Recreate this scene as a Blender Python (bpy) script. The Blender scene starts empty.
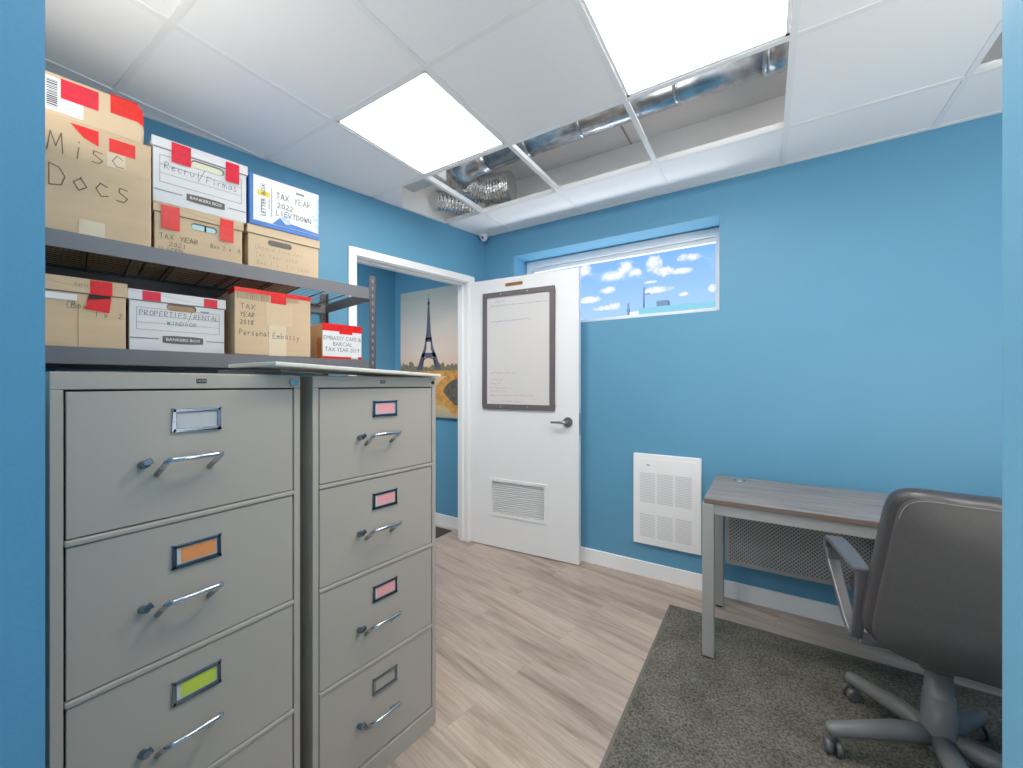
import bpy, bmesh, math, random
from mathutils import Vector, Matrix
random.seed(11)
SC = bpy.context.scene
COL = SC.collection
PI = math.pi

# ------------------------------------------------------------------ materials
def lin(c):
    return tuple(((v/255)/12.92 if v/255 <= 0.04045 else ((v/255+0.055)/1.055)**2.4) for v in c)
def nd(nt, t, **kw):
    n = nt.nodes.new(t)
    for k, v in kw.items():
        setattr(n, k, v)
    return n
def mat(name, rgb, rough=0.6, metal=0.0, var=0.0, scale=8.0, bump=0.0, bscale=60.0, stretch=(1,1,1), spec=0.5, emis=None, estr=0.0, rgb2=None, coat=0.0):
    m = bpy.data.materials.new(name); m.use_nodes = True
    nt = m.node_tree; b = nt.nodes['Principled BSDF']
    b.inputs['Roughness'].default_value = rough
    b.inputs['Metallic'].default_value = metal
    b.inputs['Specular IOR Level'].default_value = spec
    b.inputs['Coat Weight'].default_value = coat
    c = lin(rgb)
    tc = nd(nt, 'ShaderNodeTexCoord'); mp = nd(nt, 'ShaderNodeMapping')
    mp.inputs['Scale'].default_value = stretch
    nt.links.new(tc.outputs['Object'], mp.inputs['Vector'])
    ns = nd(nt, 'ShaderNodeTexNoise'); ns.inputs['Scale'].default_value = scale; ns.inputs['Detail'].default_value = 4
    nt.links.new(mp.outputs['Vector'], ns.inputs['Vector'])
    rp = nd(nt, 'ShaderNodeValToRGB')
    c2 = lin(rgb2) if rgb2 else tuple(max(0, v*(1-var)) for v in c)
    c1 = c if rgb2 else tuple(min(1, v*(1+var*0.6)) for v in c)
    rp.color_ramp.elements[0].position = 0.32; rp.color_ramp.elements[1].position = 0.68
    rp.color_ramp.elements[0].color = (*c2, 1); rp.color_ramp.elements[1].color = (*c1, 1)
    nt.links.new(ns.outputs['Fac'], rp.inputs['Fac'])
    nt.links.new(rp.outputs['Color'], b.inputs['Base Color'])
    if bump > 0:
        n2 = nd(nt, 'ShaderNodeTexNoise'); n2.inputs['Scale'].default_value = bscale; n2.inputs['Detail'].default_value = 3
        nt.links.new(mp.outputs['Vector'], n2.inputs['Vector'])
        bp = nd(nt, 'ShaderNodeBump'); bp.inputs['Strength'].default_value = bump; bp.inputs['Distance'].default_value = 0.01
        nt.links.new(n2.outputs['Fac'], bp.inputs['Height']); nt.links.new(bp.outputs['Normal'], b.inputs['Normal'])
    if emis:
        b.inputs['Emission Color'].default_value = (*lin(emis), 1); b.inputs['Emission Strength'].default_value = estr
    return m

M = {}
M['blue'] = mat('blue_wall_paint', (88,149,183), 0.5, var=0.03, scale=2, bump=0.05, bscale=150, spec=0.35)
M['cream'] = mat('bare_drywall', (244,243,240), 0.8, var=0.06, scale=3)
M['deck'] = mat('grey_drywall_deck', (214,214,216), 0.85, var=0.05, scale=2.5)
M['white'] = mat('white_trim_paint', (246,246,246), 0.35, var=0.01)
M['doorwhite'] = mat('white_door_paint', (240,240,241), 0.35, var=0.01)
M['tile'] = mat('ceiling_tile', (246,246,247), 0.9, var=0.006, scale=60, bump=0.05, bscale=300)
M['tbar'] = mat('white_grid_metal', (240,240,240), 0.5, var=0.01)
M['cab'] = mat('grey_cabinet_enamel', (182,171,158), 0.3, var=0.02, scale=3, bump=0.03, bscale=500)
M['dark'] = mat('dark_gap', (28,28,28), 0.8)
M['chrome'] = mat('chrome', (205,212,220), 0.15, metal=1.0)
M['steel'] = mat('brushed_nickel', (170,170,168), 0.28, metal=1.0)
M['holder'] = mat('label_holder_metal', (120,135,150), 0.22, metal=1.0)
M['shelf'] = mat('grey_shelf_steel', (112,112,116), 0.42, metal=0.25, var=0.05)
M['postm'] = mat('dark_grey_post', (84,80,84), 0.45, metal=0.2)
M['wire'] = mat('black_wire', (40,36,36), 0.5)
M['card'] = mat('tan_cardboard', (214,184,148), 0.85, var=0.05, scale=5, stretch=(1,1,6), bump=0.08, bscale=60)
M['card2'] = mat('light_tan_cardboard', (220,192,156), 0.85, var=0.04, scale=5, bump=0.05)
M['cardw'] = mat('white_cardboard', (226,225,226), 0.75, var=0.03, scale=6)
M['papr'] = mat('white_paper', (238,238,238), 0.7, var=0.01)
M['red'] = mat('red_tape', (236,22,12), 0.25, var=0.12, scale=40)
M['pinkred'] = mat('crimson_tape', (226,16,48), 0.28, var=0.12, scale=40)
M['cleartape'] = mat('pale_packing_tape', (226,206,174), 0.25, var=0.04)
M['orange'] = mat('orange_tape', (205,110,20), 0.35, var=0.4, scale=30)
M['ink'] = mat('black_marker', (58,54,58), 0.7)
M['inkf'] = mat('faint_pencil', (150,128,104), 0.8)
M['inkg'] = mat('grey_print', (128,128,134), 0.7)
M['inkblue'] = mat('blue_marker', (140,146,176), 0.7)
M['inkred'] = mat('red_marker', (214,140,146), 0.7)
M['badge'] = mat('badge_brown', (98,90,84), 0.6)
M['bxblue'] = mat('blue_print', (62,120,200), 0.5, var=0.1, scale=20)
M['bxpale'] = mat('pale_blue_print', (150,186,226), 0.5, rgb2=(226,232,240), scale=60)
M['yellow'] = mat('yellow_print', (240,205,50), 0.5)
M['lorange'] = mat('orange_card', (250,150,85), 0.6); M['lpink'] = mat('pink_card', (250,165,165), 0.6)
M['lyel'] = mat('lime_card', (208,222,70), 0.6); M['lgrey'] = mat('blank_card', (205,203,200), 0.6)
M['frame'] = mat('brown_grey_frame', (100,92,92), 0.4)
M['board'] = mat('whiteboard_surface', (222,218,216), 0.18, var=0.01)
M['panelwhite'] = mat('off_white_laminate', (226,220,208), 0.6, var=0.02)
M['gold'] = mat('brass_plate', (190,140,80), 0.35, metal=0.6)
M['leather'] = mat('black_leather', (52,52,55), 0.34, var=0.1, scale=14, bump=0.12, bscale=120)
M['fabric'] = mat('charcoal_fabric', (66,66,66), 0.9, var=0.12, scale=250, bump=0.2, bscale=500)
M['plastic'] = mat('dark_grey_plastic', (112,112,113), 0.38, var=0.08, scale=20)
M['armp'] = mat('black_plastic', (84,84,88), 0.3, var=0.06, scale=20)
M['stitch'] = mat('pale_stitch', (120,120,120), 0.8)
M['desktop'] = mat('grey_brown_laminate', (150,140,133), 0.35, rgb2=(108,99,95), scale=3.5, stretch=(1.0,14,14))
M['deskmetal'] = mat('silver_painted_steel', (168,168,166), 0.35, metal=0.25, var=0.02)
M['rubber'] = mat('black_rubber', (25,25,25), 0.7)
M['galv'] = mat('galvanised_steel', (190,198,206), 0.27, metal=1.0, rgb2=(150,150,150), scale=18, bump=0.1, bscale=14)
M['foil'] = mat('crinkled_foil', (205,205,205), 0.2, metal=1.0, bump=1.0, bscale=40)
M['teal'] = mat('teal_cladding', (120,180,185), 0.6, var=0.05)
M['unit'] = mat('rooftop_unit_grey', (110,125,140), 0.6)
M['asph'] = mat('pale_concrete', (200,198,190), 0.9, var=0.1)
M['led'] = mat('led_diffuser', (255,255,255), 0.5, emis=(255,253,250), estr=5.0)
M['mat'] = mat('dark_mat', (58,56,54), 0.95, var=0.25, scale=120)
M['camw'] = mat('camera_white', (235,235,235), 0.3)

def rug_material():
    m = mat('grey_green_carpet', (132,129,119), 1.0, rgb2=(72,71,66), scale=110, bump=0.8, bscale=260, spec=0.1)
    nt = m.node_tree; b = nt.nodes['Principled BSDF']
    src = b.inputs['Base Color'].links[0].from_socket
    n = nd(nt, 'ShaderNodeTexNoise'); n.inputs['Scale'].default_value = 6; n.inputs['Detail'].default_value = 6
    tc = [x for x in nt.nodes if x.type == 'TEX_COORD'][0]
    nt.links.new(tc.outputs['Object'], n.inputs['Vector'])
    mx = nd(nt, 'ShaderNodeMix', data_type='RGBA', blend_type='MULTIPLY'); mx.inputs[0].default_value = 0.7
    rp = nd(nt, 'ShaderNodeValToRGB'); rp.color_ramp.elements[0].position = .35; rp.color_ramp.elements[0].color = (.62,.62,.62,1)
    rp.color_ramp.elements[1].position = .65; rp.color_ramp.elements[1].color = (1.15,1.15,1.12,1)
    nt.links.new(n.outputs['Fac'], rp.inputs['Fac'])
    nt.links.new(src, mx.inputs[6]); nt.links.new(rp.outputs['Color'], mx.inputs[7])
    nt.links.new(mx.outputs[2], b.inputs['Base Color'])
    return m
M['rug'] = rug_material()

def floor_material():
    m = bpy.data.materials.new('oak_vinyl_planks'); m.use_nodes = True
    nt = m.node_tree; b = nt.nodes['Principled BSDF']; L = nt.links.new
    b.inputs['Roughness'].default_value = 0.28; b.inputs['Specular IOR Level'].default_value = 0.5
    tc = nd(nt, 'ShaderNodeTexCoord'); mp = nd(nt, 'ShaderNodeMapping')
    mp.inputs['Rotation'].default_value = (0, 0, 0.195)          # planks run square to the door wall
    L(tc.outputs['Object'], mp.inputs['Vector'])
    br = nd(nt, 'ShaderNodeTexBrick')
    br.offset = 0.37; br.offset_frequency = 2
    br.inputs['Scale'].default_value = 1.0; br.inputs['Brick Width'].default_value = 1.22; br.inputs['Row Height'].default_value = 0.18
    br.inputs['Mortar Size'].default_value = 0.0009; br.inputs['Mortar Smooth'].default_value = 0.3; br.inputs['Bias'].default_value = 0.0
    br.inputs['Color1'].default_value = (0,0,0,1); br.inputs['Color2'].default_value = (1,1,1,1); br.inputs['Mortar'].default_value = (0.5,0.5,0.5,1)
    L(mp.outputs['Vector'], br.inputs['Vector'])
    # grain: stretched noise, shifted per plank
    off = nd(nt, 'ShaderNodeVectorMath', operation='MULTIPLY'); off.inputs[1].default_value = (7.3, 3.1, 0)
    L(br.outputs['Color'], off.inputs[0])
    ad = nd(nt, 'ShaderNodeVectorMath', operation='ADD'); L(mp.outputs['Vector'], ad.inputs[0]); L(off.outputs[0], ad.inputs[1])
    m2 = nd(nt, 'ShaderNodeMapping'); m2.inputs['Scale'].default_value = (1.0, 10, 1); L(ad.outputs[0], m2.inputs['Vector'])
    n1 = nd(nt, 'ShaderNodeTexNoise'); n1.inputs['Scale'].default_value = 1.3; n1.inputs['Detail'].default_value = 6; n1.inputs['Roughness'].default_value = .62; n1.inputs['Distortion'].default_value = .7
    L(m2.outputs['Vector'], n1.inputs['Vector'])
    r1 = nd(nt, 'ShaderNodeValToRGB'); e = r1.color_ramp.elements
    e[0].position = .3; e[0].color = (*lin((138,119,105)),1); e[1].position = .68; e[1].color = (*lin((196,177,161)),1)
    x = r1.color_ramp.elements.new(.48); x.color = (*lin((178,159,144)),1)
    L(n1.outputs['Fac'], r1.inputs['Fac'])
    m3 = nd(nt, 'ShaderNodeMapping'); m3.inputs['Scale'].default_value = (4, 60, 1); L(ad.outputs[0], m3.inputs['Vector'])
    n2 = nd(nt, 'ShaderNodeTexNoise'); n2.inputs['Scale'].default_value = 1.5; n2.inputs['Detail'].default_value = 3; L(m3.outputs['Vector'], n2.inputs['Vector'])
    r2 = nd(nt, 'ShaderNodeValToRGB'); r2.color_ramp.elements[0].position = .35; r2.color_ramp.elements[0].color = (.84,.84,.84,1); r2.color_ramp.elements[1].position = .6; r2.color_ramp.elements[1].color = (1.03,1.03,1.03,1)
    L(n2.outputs['Fac'], r2.inputs['Fac'])
    mx = nd(nt, 'ShaderNodeMix', data_type='RGBA', blend_type='MULTIPLY'); mx.inputs[0].default_value = 1
    L(r1.outputs['Color'], mx.inputs[6]); L(r2.outputs['Color'], mx.inputs[7])
    # plank to plank tone
    r3 = nd(nt, 'ShaderNodeValToRGB'); r3.color_ramp.elements[0].color = (.86,.86,.87,1); r3.color_ramp.elements[1].color = (1.08,1.07,1.06,1)
    L(br.outputs['Color'], r3.inputs['Fac'])
    m4 = nd(nt, 'ShaderNodeMix', data_type='RGBA', blend_type='MULTIPLY'); m4.inputs[0].default_value = 1
    L(mx.outputs[2], m4.inputs[6]); L(r3.outputs['Color'], m4.inputs[7])
    m5 = nd(nt, 'ShaderNodeMix', data_type='RGBA', blend_type='MIX'); m5.inputs[7].default_value = (*lin((110,96,86)),1)
    ms = nd(nt, 'ShaderNodeMath', operation='MULTIPLY'); ms.inputs[1].default_value = .6; L(br.outputs['Fac'], ms.inputs[0])
    L(ms.outputs[0], m5.inputs[0]); L(m4.outputs[2], m5.inputs[6]); L(m5.outputs[2], b.inputs['Base Color'])
    bp = nd(nt, 'ShaderNodeBump'); bp.inputs['Strength'].default_value = .06; bp.inputs['Distance'].default_value = .004
    L(n2.outputs['Fac'], bp.inputs['Height']); L(bp.outputs['Normal'], b.inputs['Normal'])
    return m
M['floor'] = floor_material()

def perforated_material():
    m = bpy.data.materials.new('perforated_steel'); m.use_nodes = True
    nt = m.node_tree; b = nt.nodes['Principled BSDF']; L = nt.links.new
    b.inputs['Roughness'].default_value = .45; b.inputs['Metallic'].default_value = .2
    tc = nd(nt, 'ShaderNodeTexCoord'); mp = nd(nt, 'ShaderNodeMapping')
    mp.inputs['Rotation'].default_value = (0, PI/4, 0); mp.inputs['Scale'].default_value = (72, 1, 72)
    L(tc.outputs['Object'], mp.inputs['Vector'])
    fr = nd(nt, 'ShaderNodeVectorMath', operation='FRACTION'); L(mp.outputs['Vector'], fr.inputs[0])
    sb = nd(nt, 'ShaderNodeVectorMath', operation='SUBTRACT'); sb.inputs[1].default_value = (.5,.5,.5); L(fr.outputs[0], sb.inputs[0])
    mu = nd(nt, 'ShaderNodeVectorMath', operation='MULTIPLY'); mu.inputs[1].default_value = (1,0,1); L(sb.outputs[0], mu.inputs[0])
    ln = nd(nt, 'ShaderNodeVectorMath', operation='LENGTH'); L(mu.outputs[0], ln.inputs[0])
    rp = nd(nt, 'ShaderNodeValToRGB'); rp.color_ramp.elements[0].position = .3; rp.color_ramp.elements[0].color = (*lin((84,86,88)),1)
    rp.color_ramp.elements[1].position = .36; rp.color_ramp.elements[1].color = (*lin((172,172,170)),1)
    L(ln.outputs['Value'], rp.inputs['Fac']); L(rp.outputs['Color'], b.inputs['Base Color'])
    return m
M['perf'] = perforated_material()

def glass_material():
    m = bpy.data.materials.new('window_glass'); m.use_nodes = True
    nt = m.node_tree; nt.nodes.remove(nt.nodes['Principled BSDF']); L = nt.links.new
    out = [n for n in nt.nodes if n.type == 'OUTPUT_MATERIAL'][0]
    t = nd(nt, 'ShaderNodeBsdfTransparent'); g = nd(nt, 'ShaderNodeBsdfGlossy'); g.inputs['Roughness'].default_value = 0.02
    fr = nd(nt, 'ShaderNodeFresnel'); fr.inputs['IOR'].default_value = 1.3
    ml = nd(nt, 'ShaderNodeMath', operation='MULTIPLY'); ml.inputs[1].default_value = .12; L(fr.outputs[0], ml.inputs[0])
    mx = nd(nt, 'ShaderNodeMixShader'); L(ml.outputs[0], mx.inputs[0]); L(t.outputs[0], mx.inputs[1]); L(g.outputs[0], mx.inputs[2]); L(mx.outputs[0], out.inputs['Surface'])
    return m
M['glass'] = glass_material()

def canvas_material():
    # hazy dusk print: cool grey sky at the top, warm pink-beige near the skyline, river tones low down
    m = bpy.data.materials.new('printed_canvas'); m.use_nodes = True
    nt = m.node_tree; b = nt.nodes['Principled BSDF']; L = nt.links.new
    b.inputs['Roughness'].default_value = .6
    tc = nd(nt, 'ShaderNodeTexCoord'); sp = nd(nt, 'ShaderNodeSeparateXYZ'); L(tc.outputs['Object'], sp.inputs[0])
    n = nd(nt, 'ShaderNodeTexNoise'); n.inputs['Scale'].default_value = 5; n.inputs['Detail'].default_value = 5
    mp = nd(nt, 'ShaderNodeMapping'); mp.inputs['Scale'].default_value = (1,1,4); L(tc.outputs['Object'], mp.inputs[0]); L(mp.outputs[0], n.inputs['Vector'])
    ma = nd(nt, 'ShaderNodeMath', operation='MULTIPLY_ADD'); ma.inputs[1].default_value = .10; L(n.outputs['Fac'], ma.inputs[0])
    mr = nd(nt, 'ShaderNodeMapRange'); mr.inputs['From Max'].default_value = 1.19; L(sp.outputs['Z'], mr.inputs['Value']); L(mr.outputs[0], ma.inputs[2])
    rp = nd(nt, 'ShaderNodeValToRGB'); e = rp.color_ramp.elements
    e[0].position = .05; e[0].color = (*lin((150,160,150)),1); e[1].position = 1; e[1].color = (*lin((172,178,172)),1)
    for p, c in ((.12,(214,176,120)),(.2,(140,140,125)),(.28,(206,170,120)),(.40,(226,188,150)),(.55,(222,200,184)),(.75,(206,196,186))):
        q = e.new(p); q.color = (*lin(c),1)
    L(ma.outputs[0], rp.inputs['Fac']); L(rp.outputs['Color'], b.inputs['Base Color'])
    return m
M['canvas'] = canvas_material()
M['tower'] = mat('print_slate', (82,84,104), .6, var=.15, scale=60)
M['tree'] = mat('print_foliage', (92,92,74), .6, rgb2=(140,128,100), scale=70)
M['gold2'] = mat('print_gold', (226,160,70), .6, rgb2=(184,120,60), scale=25)
M['arch'] = mat('print_shadow', (58,62,64), .6, rgb2=(110,100,80), scale=30)
M['streak'] = mat('print_pale_streak', (206,190,140), .6)

# ------------------------------------------------------------------ mesh helper
class MB:
    def __init__(s): s.v = []; s.f = []; s.sm = []
    def quad(s, a, b, c, d, smooth=False):
        n = len(s.v); s.v += [tuple(a), tuple(b), tuple(c), tuple(d)]; s.f.append((n, n+1, n+2, n+3)); s.sm.append(smooth)
    def poly(s, pts):
        n = len(s.v); s.v += [tuple(p) for p in pts]; s.f.append(tuple(range(n, n+len(pts)))); s.sm.append(False)
    def box(s, x0, x1, y0, y1, z0, z1, T=None):
        n = len(s.v)
        P = [(x0,y0,z0),(x1,y0,z0),(x1,y1,z0),(x0,y1,z0),(x0,y0,z1),(x1,y0,z1),(x1,y1,z1),(x0,y1,z1)]
        if T is not None: P = [tuple(T @ Vector(p)) for p in P]
        s.v += P
        for q in ((0,3,2,1),(4,5,6,7),(0,1,5,4),(1,2,6,5),(2,3,7,6),(3,0,4,7)):
            s.f.append(tuple(n+i for i in q)); s.sm.append(False)
        return s
    def prism(s, pts, z0, z1):               # pts ccw seen from +z
        n = len(s.v); k = len(pts)
        s.v += [(p[0], p[1], z0) for p in pts] + [(p[0], p[1], z1) for p in pts]
        s.f.append(tuple(n+i for i in reversed(range(k)))); s.sm.append(False)
        s.f.append(tuple(n+k+i for i in range(k))); s.sm.append(False)
        for i in range(k):
            j = (i+1) % k; s.f.append((n+i, n+j, n+k+j, n+k+i)); s.sm.append(False)
        return s
    def prismY(s, pts, y0, y1):              # pts (x, z) ccw seen from -y (front)
        n = len(s.v); k = len(pts)
        s.v += [(p[0], y0, p[1]) for p in pts] + [(p[0], y1, p[1]) for p in pts]
        s.f.append(tuple(n+i for i in range(k))); s.sm.append(False)
        s.f.append(tuple(n+k+i for i in reversed(range(k)))); s.sm.append(False)
        for i in range(k):
            j = (i+1) % k; s.f.append((n+j, n+i, n+k+i, n+k+j)); s.sm.append(False)
        return s
    def tube(s, path, r, seg=12, caps=True, up=Vector((0,0,1)), jit=0.0, sx=1.0):
        path = [Vector(p) for p in path]; rr = r if isinstance(r, (list, tuple)) else [r]*len(path)
        n = len(s.v)
        for i, p in enumerate(path):
            t = (path[min(i+1, len(path)-1)] - path[max(i-1, 0)]).normalized()
            a = t.cross(up)
            if a.length < 1e-3: a = t.cross(Vector((1,0,0)))
            a.normalize(); b = a.cross(t).normalized()
            for k in range(seg):
                w = 2*PI*k/seg; q = rr[i]*(1+random.uniform(-jit, jit))
                s.v.append(tuple(p + a*math.cos(w)*q*sx + b*math.sin(w)*q))
        for i in range(len(path)-1):
            for k in range(seg):
                k2 = (k+1) % seg
                s.f.append((n+i*seg+k, n+(i+1)*seg+k, n+(i+1)*seg+k2, n+i*seg+k2)); s.sm.append(True)
        if caps:
            s.f.append(tuple(n+k for k in range(seg))); s.sm.append(False)
            m = n+(len(path)-1)*seg; s.f.append(tuple(m+k for k in reversed(range(seg)))); s.sm.append(False)
        return s
    def cyl(s, a, b, r, seg=20, r2=None): return s.tube([a, b], [r, r if r2 is None else r2], seg)
    def ball(s, c, r, seg=16, rings=10, sc=(1,1,1), half=False):
        n = len(s.v); c = Vector(c); R0 = rings
        for i in range(R0+1):
            th = PI*i/R0 if not half else PI/2 + PI/2*i/R0
            for k in range(seg):
                w = 2*PI*k/seg
                s.v.append((c.x+r*sc[0]*math.sin(th)*math.cos(w), c.y+r*sc[1]*math.sin(th)*math.sin(w), c.z+r*sc[2]*math.cos(th)))
        for i in range(R0):
            for k in range(seg):
                k2 = (k+1) % seg; s.f.append((n+i*seg+k, n+(i+1)*seg+k, n+(i+1)*seg+k2, n+i*seg+k2)); s.sm.append(True)
        return s
    def build(s, name, m, parent=None, bevel=0.0, seg=2, fix=True):
        me = bpy.data.meshes.new(name); me.from_pydata(s.v, [], s.f)
        me.polygons.foreach_set('use_smooth', s.sm)
        if fix:
            bm = bmesh.new(); bm.from_mesh(me); bmesh.ops.remove_doubles(bm, verts=bm.verts, dist=1e-6)
            bmesh.ops.recalc_face_normals(bm, faces=bm.faces); bm.to_mesh(me); bm.free()
        me.materials.append(m); me.update()
        o = bpy.data.objects.new(name, me); COL.objects.link(o)
        if parent: o.parent = parent
        if bevel > 0:
            b = o.modifiers.new('bevel', 'BEVEL'); b.width = bevel; b.segments = seg; b.limit_method = 'ANGLE'; b.angle_limit = math.radians(40)
        return o
def B(*a, T=None): return MB().box(*a, T=T)
def thing(name, label, cat, loc=(0,0,0), rz=0, group=None):
    o = bpy.data.objects.new(name, None); COL.objects.link(o); o.empty_display_size = .1
    o.location = loc; o.rotation_euler = (0,0,rz); o['label'] = label; o['category'] = cat
    if group: o['group'] = group
    return o
def tag(o, label, cat, group=None):
    o['label'] = label; o['category'] = cat
    if group: o['group'] = group
    return o
def struct(o): o['kind'] = 'structure'; return o

# ------------------------------------------------------------------ writing
F = {'A':[[(0,0),(.5,1),(1,0)],[(.2,.38),(.8,.38)]],'B':[[(0,0),(0,1),(.7,.92),(.7,.6),(0,.52),(.9,.4),(.9,.08),(0,0)]],
'C':[[(1,.85),(.6,1),(.1,.75),(0,.4),(.3,.03),(.95,.12)]],'D':[[(0,0),(0,1),(.6,.9),(1,.5),(.7,.1),(0,0)]],
'E':[[(1,1),(0,1),(0,0),(1,0)],[(0,.5),(.8,.52)]],'F':[[(1,1),(0,1),(0,0)],[(0,.5),(.7,.52)]],
'G':[[(1,.85),(.5,1),(0,.5),(.4,0),(1,.15),(1,.45),(.6,.45)]],'H':[[(0,0),(0,1)],[(1,0),(1,1)],[(0,.5),(1,.5)]],
'I':[[(.5,0),(.5,1)]],'K':[[(0,0),(0,1)],[(1,1),(0,.45),(1,0)]],'L':[[(0,1),(0,0),(.9,0)]],
'M':[[(0,0),(.15,1),(.5,.3),(.85,1),(1,0)]],'N':[[(0,0),(0,1),(1,0),(1,1)]],'O':[[(.5,1),(.05,.7),(.1,.2),(.5,0),(.95,.25),(.9,.75),(.5,1)]],
'P':[[(0,0),(0,1),(.8,.9),(.8,.55),(0,.45)]],'Q':[[(.5,1),(0,.5),(.5,0),(1,.5),(.5,1)],[(.6,.3),(1,-.05)]],
'R':[[(0,0),(0,1),(.8,.9),(.75,.55),(0,.48),(.9,0)]],'S':[[(.95,.9),(.4,1),(.05,.75),(.9,.35),(.6,0),(0,.1)]],
'T':[[(0,1),(1,1)],[(.5,1),(.5,0)]],'U':[[(0,1),(.05,.2),(.5,0),(.9,.2),(1,1)]],'V':[[(0,1),(.5,0),(1,1)]],
'W':[[(0,1),(.25,0),(.5,.7),(.75,0),(1,1)]],'X':[[(0,0),(1,1)],[(0,1),(1,0)]],'Y':[[(0,1),(.5,.5),(1,1)],[(.5,.5),(.4,0)]],
'Z':[[(0,1),(1,1),(0,0),(1,0)]],'/':[[(0,-.2),(1,1.2)]],'&':[[(1,0),(.2,.8),(.5,1),(.7,.8),(.1,.3),(.4,0),(1,.4)]],'-':[[(.1,.5),(.9,.5)]],
'0':[[(.5,1),(.05,.6),(.2,.05),(.8,.1),(.9,.7),(.5,1)]],'1':[[(.3,.8),(.55,1),(.5,0)]],'2':[[(.05,.8),(.5,1),(.9,.7),(0,0),(1,.03)]],
'3':[[(0,.95),(.8,.9),(.35,.55),(.9,.3),(.5,0),(0,.08)]],'4':[[(.7,0),(.7,1),(0,.35),(1,.35)]],'8':[[(.5,.5),(.1,.8),(.5,1),(.9,.8),(.5,.5),(.05,.2),(.5,0),(.95,.2),(.5,.5)]],
'9':[[(.9,.7),(.5,1),(.1,.75),(.5,.5),(.9,.75),(.75,0)]],'(':[[(.7,1.1),(.3,.5),(.7,-.1)]],
'i':[[(.5,0),(.5,.6)],[(.5,.8),(.52,.86)]],'s':[[(.8,.6),(.3,.62),(.2,.42),(.8,.2),(.6,0),(.1,.03)]],'c':[[(.85,.5),(.4,.6),(.1,.3),(.4,0),(.9,.08)]],
'o':[[(.5,.6),(.1,.35),(.4,0),(.9,.25),(.5,.6)]],'e':[[(.1,.3),(.85,.38),(.5,.62),(.1,.3),(.4,0),(.9,.1)]],'r':[[(.2,0),(.2,.6)],[(.2,.4),(.8,.6)]],
'n':[[(.1,0),(.1,.6)],[(.1,.4),(.6,.6),(.85,.4),(.85,0)]],'a':[[(.85,.6),(.4,.6),(.1,.25),(.4,0),(.85,.3),(.85,.6),(.9,0)]],'l':[[(.4,1),(.4,0)]],
'm':[[(0,0),(.05,.6)],[(.05,.4),(.3,.6),(.45,.4),(.45,0)],[(.45,.4),(.8,.6),(.95,.4),(.95,0)]],'x':[[(.1,0),(.9,.6)],[(.1,.6),(.9,0)]],
'u':[[(.1,.6),(.15,.1),(.5,0),(.85,.2),(.85,.6)]],'t':[[(.4,.95),(.45,0)],[(.1,.6),(.8,.62)]],'p':[[(.1,-.4),(.1,.6)],[(.1,.5),(.6,.6),(.85,.3),(.1,.05)]],
'b':[[(.1,1),(.1,0),(.8,.1),(.7,.5),(.1,.4)]],'y':[[(.1,.6),(.5,.1)],[(.9,.6),(.3,-.4)]],'v':[[(.1,.6),(.45,0),(.9,.6)]],'d':[[(.85,1),(.85,0),(.2,.05),(.15,.45),(.85,.5)]]}
def handwriting(lines, m, parent, y=-.0012, name='handwriting'):
    """lines: (text, x, z, height, advance, stroke) on the plane y, x right, z up"""
    for (text, x, z, h, adv, st) in lines:
        b = MB()
        for ch in text:
            if ch in F:
                jz = random.uniform(-.06,.06)*h; sl = random.uniform(-.05,.15)
                for pl in F[ch]:
                    pts = [(x+(p[0]*.72+sl*p[1])*adv+random.uniform(-.03,.03)*adv, z+jz+p[1]*h+random.uniform(-.03,.03)*h) for p in pl]
                    for (ax,az),(bx_,bz) in zip(pts, pts[1:]):
                        dx, dz = bx_-ax, bz-az; L = math.hypot(dx,dz) or 1; nx, nz = -dz/L*st/2, dx/L*st/2
                        ex, ez = dx/L*st*.3, dz/L*st*.3
                        b.quad((ax-ex+nx,y,az-ez+nz),(ax-ex-nx,y,az-ez-nz),(bx_+ex-nx,y,bz+ez-nz),(bx_+ex+nx,y,bz+ez+nz))
            x += adv
        b.build(name, m, parent, fix=False)
def printed(text, m, parent, x, z, h, y=-.0014, align='CENTER', name='lettering', rot=0, sx=1.0):
    cu = bpy.data.curves.new(name, 'FONT'); cu.body = text; cu.size = h*1.4; cu.align_x = align; cu.align_y = 'CENTER'; cu.space_line = .95
    cu.resolution_u = 2
    t = bpy.data.objects.new('tmp_text', cu); COL.objects.link(t)
    dg = bpy.context.evaluated_depsgraph_get(); dg.update()
    me = bpy.data.meshes.new_from_object(t.evaluated_get(dg)); bpy.data.objects.remove(t)
    me.materials.clear(); me.materials.append(m); me.name = name
    me.transform(Matrix.Translation((x,y,z)) @ Matrix.Rotation(PI/2,4,'X') @ Matrix.Rotation(rot,4,'Z') @ Matrix.Scale(sx,4,(1,0,0)))
    o = bpy.data.objects.new(name, me); COL.objects.link(o); o.parent = parent
    return o
def stadium(cx, cz, w, h, n=8):
    r = h/2; pts = []
    for k in range(n+1): a = -PI/2+PI*k/n; pts.append((cx+w/2-r+r*math.cos(a), cz+r*math.sin(a)))
    for k in range(n+1): a = PI/2+PI*k/n; pts.append((cx-w/2+r+r*math.cos(a), cz+r*math.sin(a)))
    return pts

# ------------------------------------------------------------------ camera
cam_d = bpy.data.cameras.new('camera'); cam = bpy.data.objects.new('camera', cam_d); COL.objects.link(cam)
cam_d.sensor_width = 36; cam_d.lens = 14.076; cam_d.clip_start = .02
CAMZ = 1.297
cam.location = (0, 0, CAMZ); cam.rotation_euler = (PI/2, 0, .564); SC.camera = cam

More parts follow.
